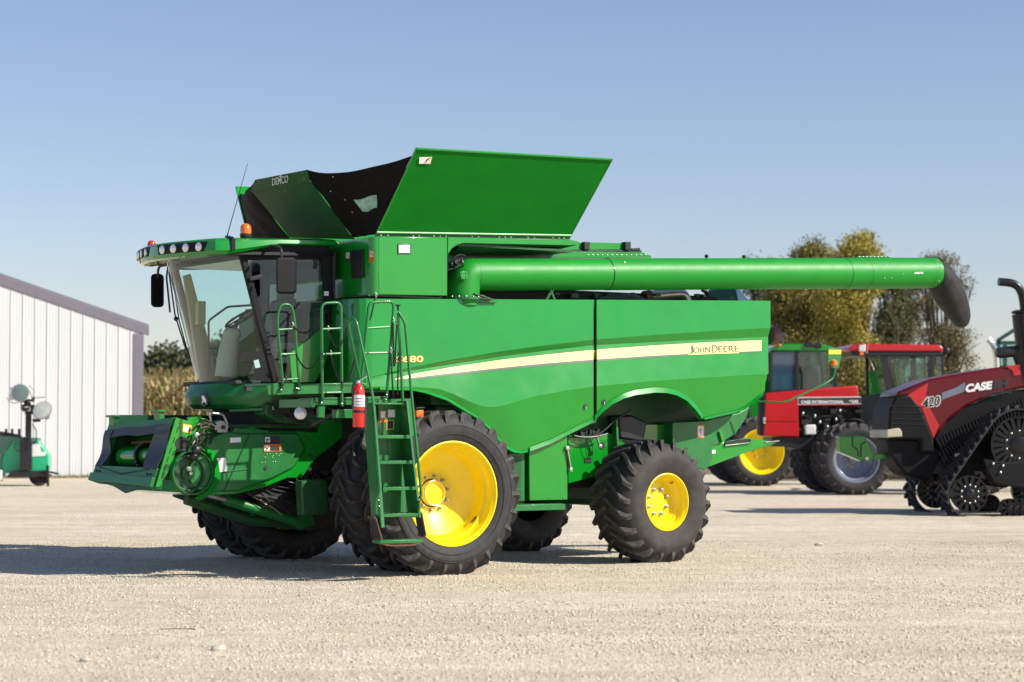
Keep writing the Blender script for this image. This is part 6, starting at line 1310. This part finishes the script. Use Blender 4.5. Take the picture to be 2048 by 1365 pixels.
# ---- tracked tractor on the right
QT = Frame(1945, 1033, 4.5, 0.); Qp = QT.P; QE = empty('tracked_tractor', QT); tag(QE, 'dark red tracked tractor with black nose and rubber tracks at the right edge', 'tractor', 'tractors parked beyond the combine')
def track(yoff, mirror_=False):
    ci = Qp(1942, 989, y=0); ri = .475; cd = Qp(2041, 890, y=0); rd = .73; cr = Vector((cd.x+(cd.x-ci.x), 0, ci.z)); zg = ci.z-ri
    circ = [(ci.x, ci.z, ri), (cd.x, cd.z, rd), (cr.x, ci.z, ri)]
    def tang(c1, c2):
        dx, dz = c2[0]-c1[0], c2[1]-c1[1]; D = math.hypot(dx, dz); a = math.atan2(dz, dx); o = math.acos((c1[2]-c2[2])/D); return a+o
    a01 = tang(circ[0], circ[1]); a12 = tang(circ[1], circ[2]); pts = []
    def arcp(c, s, e, n): return [(c[0]+math.cos(s+(e-s)*i/n)*c[2], c[1]+math.sin(s+(e-s)*i/n)*c[2]) for i in range(n+1)]
    pts += arcp(circ[0], math.radians(270), a01, 22) if a01 < math.radians(270) else []
    pts += arcp(circ[1], a01, a12, 16); pts += arcp(circ[2], a12, math.radians(-90), 22)
    # resample
    P2 = pts+[pts[0]]; cum = [0]
    for i in range(len(pts)): cum.append(cum[-1]+math.dist(P2[i], P2[i+1]))
    def pos(s_):
        s_ %= cum[-1]
        for i in range(len(pts)):
            if cum[i+1] >= s_: t = (s_-cum[i])/max(1e-9, cum[i+1]-cum[i]); return Vector((P2[i][0]+(P2[i+1][0]-P2[i][0])*t, 0, P2[i][1]+(P2[i+1][1]-P2[i][1])*t))
    n = 120; TW = .75; b = MB(); ce = Vector(((ci.x+cr.x)/2, 0, (ci.z+cd.z)/2)); g = []
    for i in range(n+1):
        p = pos(cum[-1]*i/n); q = pos(cum[-1]*(i+.3)/n); tn = (q-p).normalized(); nn = Vector((tn.z, 0, -tn.x))
        if nn.dot(p-ce) < 0: nn = -nn
        g.append([p+Vector((0, yoff, 0))-nn*.03, p+Vector((0, yoff, 0)), p+Vector((0, yoff+TW, 0)), p+Vector((0, yoff+TW, 0))-nn*.03, p+Vector((0, yoff, 0))-nn*.03])
    b.sheet(g)
    for k in range(44):
        p = pos(cum[-1]*k/44); q = pos(cum[-1]*k/44+.02); tn = (q-p).normalized(); nn = Vector((tn.z, 0, -tn.x))
        if nn.dot(p-ce) < 0: nn = -nn
        for sd in (0, 1):
            y0_, y1_ = (yoff-.01, yoff+TW*.5) if sd == 0 else (yoff+TW+.01, yoff+TW*.5); sh = tn*.16
            o_ = tn*.0; b.prism([p+o_+Vector((0, y0_, 0)), p+o_+tn*.055+Vector((0, y0_, 0)), p+o_+tn*.055+sh+Vector((0, y1_, 0)), p+o_+sh+Vector((0, y1_, 0))], nn*.045)
    tk = b.build('track', 'rubber', QE, sharp=40)
    def idler(c, r, n_, lab, sp=True, depth=.12):
        b = MB(); b.lathe([(r, .0), (r, -.02), (r*.93, -.02), (r*.90, .03), (r*.90, depth+.1)], (c.x, yoff+depth, c.z), (0, 1, 0), 40, cap=False)
        b.lathe([(r*.92, .08), (.001, .08)], (c.x, yoff+depth, c.z), (0, 1, 0), 32, cap=False)
        b.lathe([(r*.32, .06), (r*.30, -.03), (r*.2, -.05), (.001, -.05)], (c.x, yoff+depth, c.z), (0, 1, 0), 24, cap=False)
        for k in range(n_):
            a = 2*math.pi*k/n_; b.bar((c.x+math.cos(a)*r*.28, yoff+depth+.0, c.z+math.sin(a)*r*.28), (c.x+math.cos(a)*r*.93, yoff+depth+.0, c.z+math.sin(a)*r*.93), .05 if r < .3 else .07, r*.07, up=(0, 1, 0))
        o = b.build(lab, 'blackgloss', tk, sharp=30)
        if r > .3:
            for k in range(10):
                a = 2*math.pi*k/10+.3; b = MB(); b.ell((c.x+math.cos(a)*r*.48, yoff+depth-.04, c.z+math.sin(a)*r*.48), .022, 8, 5); b.build('bolt', 'steel', tk)
    idler(ci, .37, 14, 'idler_wheel'); idler(cr, .37, 14, 'idler_wheel'); idler(cd, .57, 24, 'drive_wheel')
    for k in range(4): idler(Vector((ci.x+.82+.47*k*((cr.x-ci.x-1.64)/1.41), 0, zg+.20)), .19, 8, 'track_roller')
    b = MB(); b.prism([(cd.x-.75, yoff+.06, cd.z-.28), (cd.x-.25, yoff+.06, cd.z-.35), (cd.x+.3, yoff+.06, cd.z-.3), (cd.x+.75, yoff+.06, cd.z-.28), (cr.x-.2, yoff+.06, ci.z+.3), (cr.x-.5, yoff+.06, ci.z+.05), (ci.x+.5, yoff+.06, ci.z+.2), (ci.x+.35, yoff+.06, ci.z+.45)], (0, .4, 0)); b.build('track_frame', 'blackmatt', tk, bevel=.03)
    for dx, dz in ((-.55, -.38), (-.35, -.42), (-.4, -.55)): b = MB(); b.ell((cd.x+dx, yoff+.04, cd.z+dz), .028, 8, 5); b.build('bolt', 'steel', tk)
    return ci, cd, cr
ci, cd, cr = track(0.); track(2.55)
YB = .95; TB = 1.4
hd = rprism(QT, [(1790, 793), (1798, 783), (1860, 758), (1935, 745), (1995, 735), (2040, 731), (2200, 726), (2200, 790), (2048, 776), (1985, 792), (1935, 812), (1900, 838), (1880, 862), (1868, 878), (1846, 820), (1822, 792)], YB, TB, 'hood', 'darkred', QE, .14)
# sunlit parts of the hood, painted on as brighter red sheets
rprism(QT, [(1815, 791), (1856, 766), (1850, 800), (1878, 850), (1867, 877), (1845, 820)], YB-.004, -.01, 'lit_hood_patch', 'redpaint', hd, .0)
ns = rprism(QT, [(1776, 862), (1780, 818), (1792, 793), (1822, 789), (1845, 819), (1868, 876), (1868, 906), (1842, 906), (1842, 880), (1777, 880)], YB-.02, TB+.04, 'nose', 'blackmatt', QE, .05)
b = MB(); b.prism([Qp(1774, 876, y=YB+.15), Qp(1780, 910, y=YB+.15), Qp(1810, 950, y=YB+.15), Qp(1860, 965, y=YB+.15), Qp(1890, 900, y=YB+.15), Qp(1842, 878, y=YB+.15)], (0, TB-.3, 0)); b.build('nose_underside', 'blackmatt', QE, bevel=.06)
b = MB(); b.prism([Qp(x, y, y=YB-.03) for x, y in ((1774, 860), (1785, 858), (1798, 856), (1804, 863), (1805, 874), (1774, 876))], (0, TB+.06, 0)); b.build('headlight', 'cream', QE, bevel=.02)
for yy in (812, 825, 838, 848):
    b = MB(); b.tube([Qp(1782, yy, y=YB-.025), Qp(1850, yy+2, y=YB-.025)], .006, 5); b.build('grille_crease', 'void', ns)
rprism(QT, [(1868, 880), (1990, 880), (2200, 830), (2200, 960), (1900, 960)], YB+.3, .8, 'chassis', 'void', QE, .03)
rprism(QT, [(1870, 878), (1885, 852), (1925, 818), (1985, 795), (2048, 779), (2200, 790), (2200, 900), (1960, 900), (1900, 930)], YB+.06, .3, 'engine_screen', 'blackmatt', QE, .01)
for k in range(26):
    x = 1880+k*6.5; b = MB(); b.bar(Qp(x, 872-k*3.0, y=YB+.05), Qp(x+18, 912-k*2.2, y=YB+.05), .008, .012, up=(0, 1, 0)); b.build('screen_slat', 'void', QE)
b = MB()
for k in range(7): b.bar(Qp(1878+k*6, 905-k*4, y=YB-.0), Qp(1890+k*6, 925-k*4, y=YB-.0), .03, .035, up=(0, 1, 0))
b.build('step_bars', 'chain', QE)
b = MB(); b.add([Qp(x, y, y=YB+.0) for x, y in ((1910, 907), (1918, 907), (1918, 915), (1910, 915))], [(0, 1, 2, 3)]); b.build('label', 'white', QE)
def qt(s, x0, x1, yl, yr, h, m, bold=.03, dep=.008): return text('lettering', s, Qp(x0, yl, y=YB-.012), Qp(x1, yr, y=YB-.012), Qp(x0-h*.12, yl+h, y=YB-.012), m, hd, bold=bold, depth=dep)
rprism(QT, [(1884, 800), (1930, 783), (1930, 765), (1912, 776), (1884, 786)], YB-.003, -.004, 'name_flash', 'greyrim', hd, 0)
qt('420', 1845, 1883, 795, 790, 23, 'white', .07, .002); qt('420', 1847, 1881, 796.5, 791.5, 20, 'ink', .02, .006)
qt('CASE', 1932, 1985, 769, 762, 17, 'white', .06); qt('IH', 1988, 2018, 761, 757, 17, 'ink', .06); qt('QUADTRAC', 1962, 2024, 787, 779, 9, 'ink', .03)
rprism(QT, [(2010, 733), (2040, 729), (2041, 750), (2028, 752), (2024, 740)], YB-.01, -.01, 'lit_hood_patch', 'redpaint', hd, 0)
b = MB(); b.tube(round_path([Qp(1997, 564, y=YB+.1), Qp(2032, 567, y=YB+.1), Qp(2046, 590, y=YB+.1), Qp(2050, 640, y=YB+.1)], .3), .085, 16); b.build('exhaust_pipe', 'blackgloss', QE)
b = MB(); b.cyl(Qp(2044, 628, y=YB+.1), Qp(2056, 725, y=YB+.1), .21, 20); b.lathe([(.2, 0), (.215, .02), (.215, .05), (.12, .08)], Qp(2044, 628, y=YB+.1), (0, 0, 1), 20); b.cyl(Qp(2036, 700, y=YB+.1), Qp(2056, 760, y=YB+.1), .15, 16); b.build('muffler', 'blackgloss', QE)
b = MB(); b.tube([Qp(1992, 706, y=YB+.1), Qp(2000, 706, y=YB+.1), Qp(2040, 702, y=YB+.1)], [.09, .115, .115], 16); b.build('intake_pipe', 'black', QE)
rprism(QT, [(2110, 735), (2330, 735), (2330, 800), (2110, 800)], YB-.05, TB+.1, 'cab_base', 'blackgloss', QE, .04)
b = MB()
for yy in (YB, YB+TB):
    g_ = lambda x, y: Vector((Qp(x, y, y=YB).x, yy, Qp(x, y, y=YB).z))
    for a_, c_ in (((2118, 735), (2128, 600)), ((2200, 735), (2200, 600)), ((2318, 735), (2310, 600)), ((2122, 604), (2315, 604))): b.bar(g_(*a_), g_(*c_), .08, .10)
b.bar(Qp(2128, 604, y=YB), Vector((Qp(2128, 604, y=YB).x, YB+TB, Qp(2128, 604, y=YB).z)), .1, .1); b.bar(Qp(2312, 604, y=YB), Vector((Qp(2312, 604, y=YB).x, YB+TB, Qp(2312, 604, y=YB).z)), .1, .1); b.build('cab_frame', 'blackgloss', QE)
b = MB()
for yy in (YB+.01, YB+TB-.01): b.add([Vector((Qp(x, y, y=YB).x, yy, Qp(x, y, y=YB).z)) for x, y in ((2118, 735), (2128, 600), (2310, 600), (2318, 735))], [(0, 1, 2, 3)])
for x0, x1 in ((2118, 2128), (2318, 2310)): b.add([Qp(x0, 735, y=YB), Qp(x1, 600, y=YB), Vector((Qp(x1, 600, y=YB).x, YB+TB, Qp(x1, 600, y=YB).z)), Vector((Qp(x0, 735, y=YB).x, YB+TB, Qp(x0, 735, y=YB).z))], [(0, 1, 2, 3)])
b.build('cab_glass', 'tglass', QE)
rprism(QT, [(2108, 600), (2116, 585), (2322, 585), (2330, 600)], YB-.1, TB+.2, 'cab_roof', 'redpaint', QE, .05)
rprism(QT, [(2320, 780), (2620, 790), (2620, 900), (2320, 900)], YB+.1, 1.2, 'rear_frame', 'blackmatt', QE, .05)
# green weight hung on its nose
b = MB(); b.prism([Qp(x, y, y=YB+.5) for x, y in ((1679, 873), (1731, 872), (1733, 882), (1737, 884), (1748, 907), (1748, 921), (1740, 921), (1735, 912), (1724, 923), (1680, 905))], (0, .35, 0)); fwt = b.build('front_weight', 'green', QE, bevel=.02); fwt['label'] = 'green cast front weight hung before the black nose'
b = MB(); b.tube([Qp(x, y, y=YB+.49) for x, y in ((1705, 873), (1705, 893), (1711, 896), (1716, 902), (1716, 912), (1722, 914), (1722, 890), (1731, 884))], .014, 5); b.build('weight_groove', 'greendark', fwt)
b = MB(); b.bar(Qp(1740, 915, y=YB+.65), Qp(1800, 909, y=YB+.65), .25, .10); b.build('weight_bracket', 'green', QE, bevel=.01)
# ---- cab of another tractor behind, far right
BT = at(2010, 760, 62.); BE = empty('cab_tractor', None, (BT.x, BT.y, 0)); tag(BE, 'dark green tractor with sloping glazed roof and chrome exhaust stack behind the tracked tractor', 'tractor', 'tractors parked beyond the combine')
def bw(px, py, dy=0): p = at(px, py, 62.+dy); return (p.x-BT.x, p.y-BT.y, p.z)
b = MB()
for dy in (0, 1.8):
    for a_, c_ in (((1996, 681), (1998, 760)), ((2010, 690), (2010, 760)), ((2060, 655), (2060, 760)), ((1996, 681), (2034, 657)), ((2034, 657), (2060, 655)), ((1996, 686), (2060, 686)), ((1996, 735), (2060, 735))): b.bar(bw(*a_, dy), bw(*c_, dy), .08, .10)
b.bar(bw(1996, 682), bw(1996, 682, 1.8), .08, .1); b.bar(bw(2008, 674), bw(2008, 674, 1.8), .05, .05); b.bar(bw(2020, 667), bw(2020, 667, 1.8), .05, .05); b.bar(bw(2034, 657), bw(2034, 657, 1.8), .08, .08); b.build('cab_frame', mat('dark teal paint', (.015, .07, .06), .4), BE)
b = MB(); b.add([bw(1996, 681), bw(2034, 657), bw(2034, 657, 1.8), bw(1996, 681, 1.8)], [(0, 1, 2, 3)]); b.add([bw(1998, 688, .02), bw(2060, 688, .02), bw(2060, 760, .02), bw(1998, 760, .02)], [(0, 1, 2, 3)]); b.build('cab_glass', 'tglass', BE)
rw_ = MB(); rw_.prism([bw(1975, 745, .2), bw(2060, 735, .2), bw(2060, 880, .2), bw(1975, 880, .2)], (0, 1.4, 0)); rw_.build('hood', 'greendark', BE, bevel=.05)
b = MB(); b.tube(round_path([bw(1977, 680, -.1), bw(1987, 690, -.1), bw(1993, 706, -.1), bw(1994, 750, -.1)], .3), .085, 14); b.build('exhaust_stack', 'chrome', BE)
for dy in (-.5, 1.9):
    for dx in (-.6, 2.2):
        w_ = MB(); w_.lathe([(.45, .0), (.9, -.03), (.95, .06), (.95, .40), (.9, .45)], (dx, dy, .95), (0, 1, 0), 40); o = w_.build('wheel', 'rubber', BE); MB().lathe([(.46, -.01), (.40, .1), (.1, .12), (.001, .08)], (dx, dy, .95), (0, 1, 0), 30, cap=False).build('rim', 'yellow', o)
# ---- field roller lying behind the tractors
FR_ = at(1690, 955, 76.); fe = empty('field_roller', None, (FR_.x, FR_.y, 0)); tag(fe, 'dusty grey field roller with toothed rings and yellow frame on the ground behind the tractors', 'field roller')
b = MB(); b.cyl((-2.6, 0, .46), (3.2, 0, .46), .40, 28); b.build('roller_drum', 'roller', fe)
b = MB()
for k in range(64):
    for a in (0, .7, 1.4, 2.1, 2.8, 3.5, 4.2, 4.9, 5.6): x = -2.6+k*.09; b.obox((x, math.cos(a+k*.2)*.43, .46+math.sin(a+k*.2)*.43), (.02, 0, 0), (0, .035, 0), (0, 0, .035))
b.build('roller_teeth', 'roller', fe)
b = MB(); b.box(-2.7, 3.3, .1, .2, .85, .97); b.box(-2.7, -2.62, -.1, .2, .4, .95); b.box(3.2, 3.3, -.1, .2, .4, .95); b.box(-.2, -.1, -.3, .2, .6, .95); b.build('roller_frame', 'caseyellow', fe, bevel=.01)
# ================================================================== sun, sky, camera
SAZ, SEL = math.radians(-18), math.radians(36)
sd = Vector((math.cos(SAZ)*math.cos(SEL), math.sin(SAZ)*math.cos(SEL), math.sin(SEL)))
sl_ = bpy.data.lights.new('sun', 'SUN'); sl_.energy = 4.8; sl_.angle = math.radians(.55); sl_.color = (1, .94, .84); so = bpy.data.objects.new('sun', sl_); COL.objects.link(so); so.rotation_euler = (-sd).to_track_quat('-Z', 'Y').to_euler()
W = bpy.data.worlds.new('World'); S.world = W; W.use_nodes = True; nt = W.node_tree; nt.nodes.clear()
o_ = nt.nodes.new('ShaderNodeOutputWorld'); bg = nt.nodes.new('ShaderNodeBackground'); sk = nt.nodes.new('ShaderNodeTexSky'); sk.sky_type = 'NISHITA'; sk.sun_disc = False
sk.sun_elevation = SEL; sk.sun_rotation = math.atan2(sd.x, sd.y); sk.air_density = 1.0; sk.dust_density = .35; sk.ozone_density = 3.6
bg.inputs[1].default_value = .093; tn = nt.nodes.new('ShaderNodeVectorMath'); tn.operation = 'MULTIPLY'; tn.inputs[1].default_value = (1.14, 1.0, 1.02); nt.links.new(sk.outputs[0], tn.inputs[0]); nt.links.new(tn.outputs[0], bg.inputs[0]); nt.links.new(bg.outputs[0], o_.inputs[0])
cd_ = bpy.data.cameras.new('camera'); cam = bpy.data.objects.new('camera', cd_); COL.objects.link(cam); S.camera = cam
cd_.sensor_width = 36; cd_.lens = F/2048*36; cd_.clip_end = 6000; cd_.clip_start = .5
cam.location = (0, 0, CAM_H); cam.rotation_euler = (math.pi/2+TILT, 0, 0)
cd_.dof.use_dof = True; cd_.dof.focus_distance = 26.5; cd_.dof.aperture_fstop = 2.0
S.view_settings.view_transform = 'Standard'; S.view_settings.look = 'None'; S.view_settings.gamma = 1; S.view_settings.exposure = .47
S.render.resolution_x = 1024; S.render.resolution_y = 682
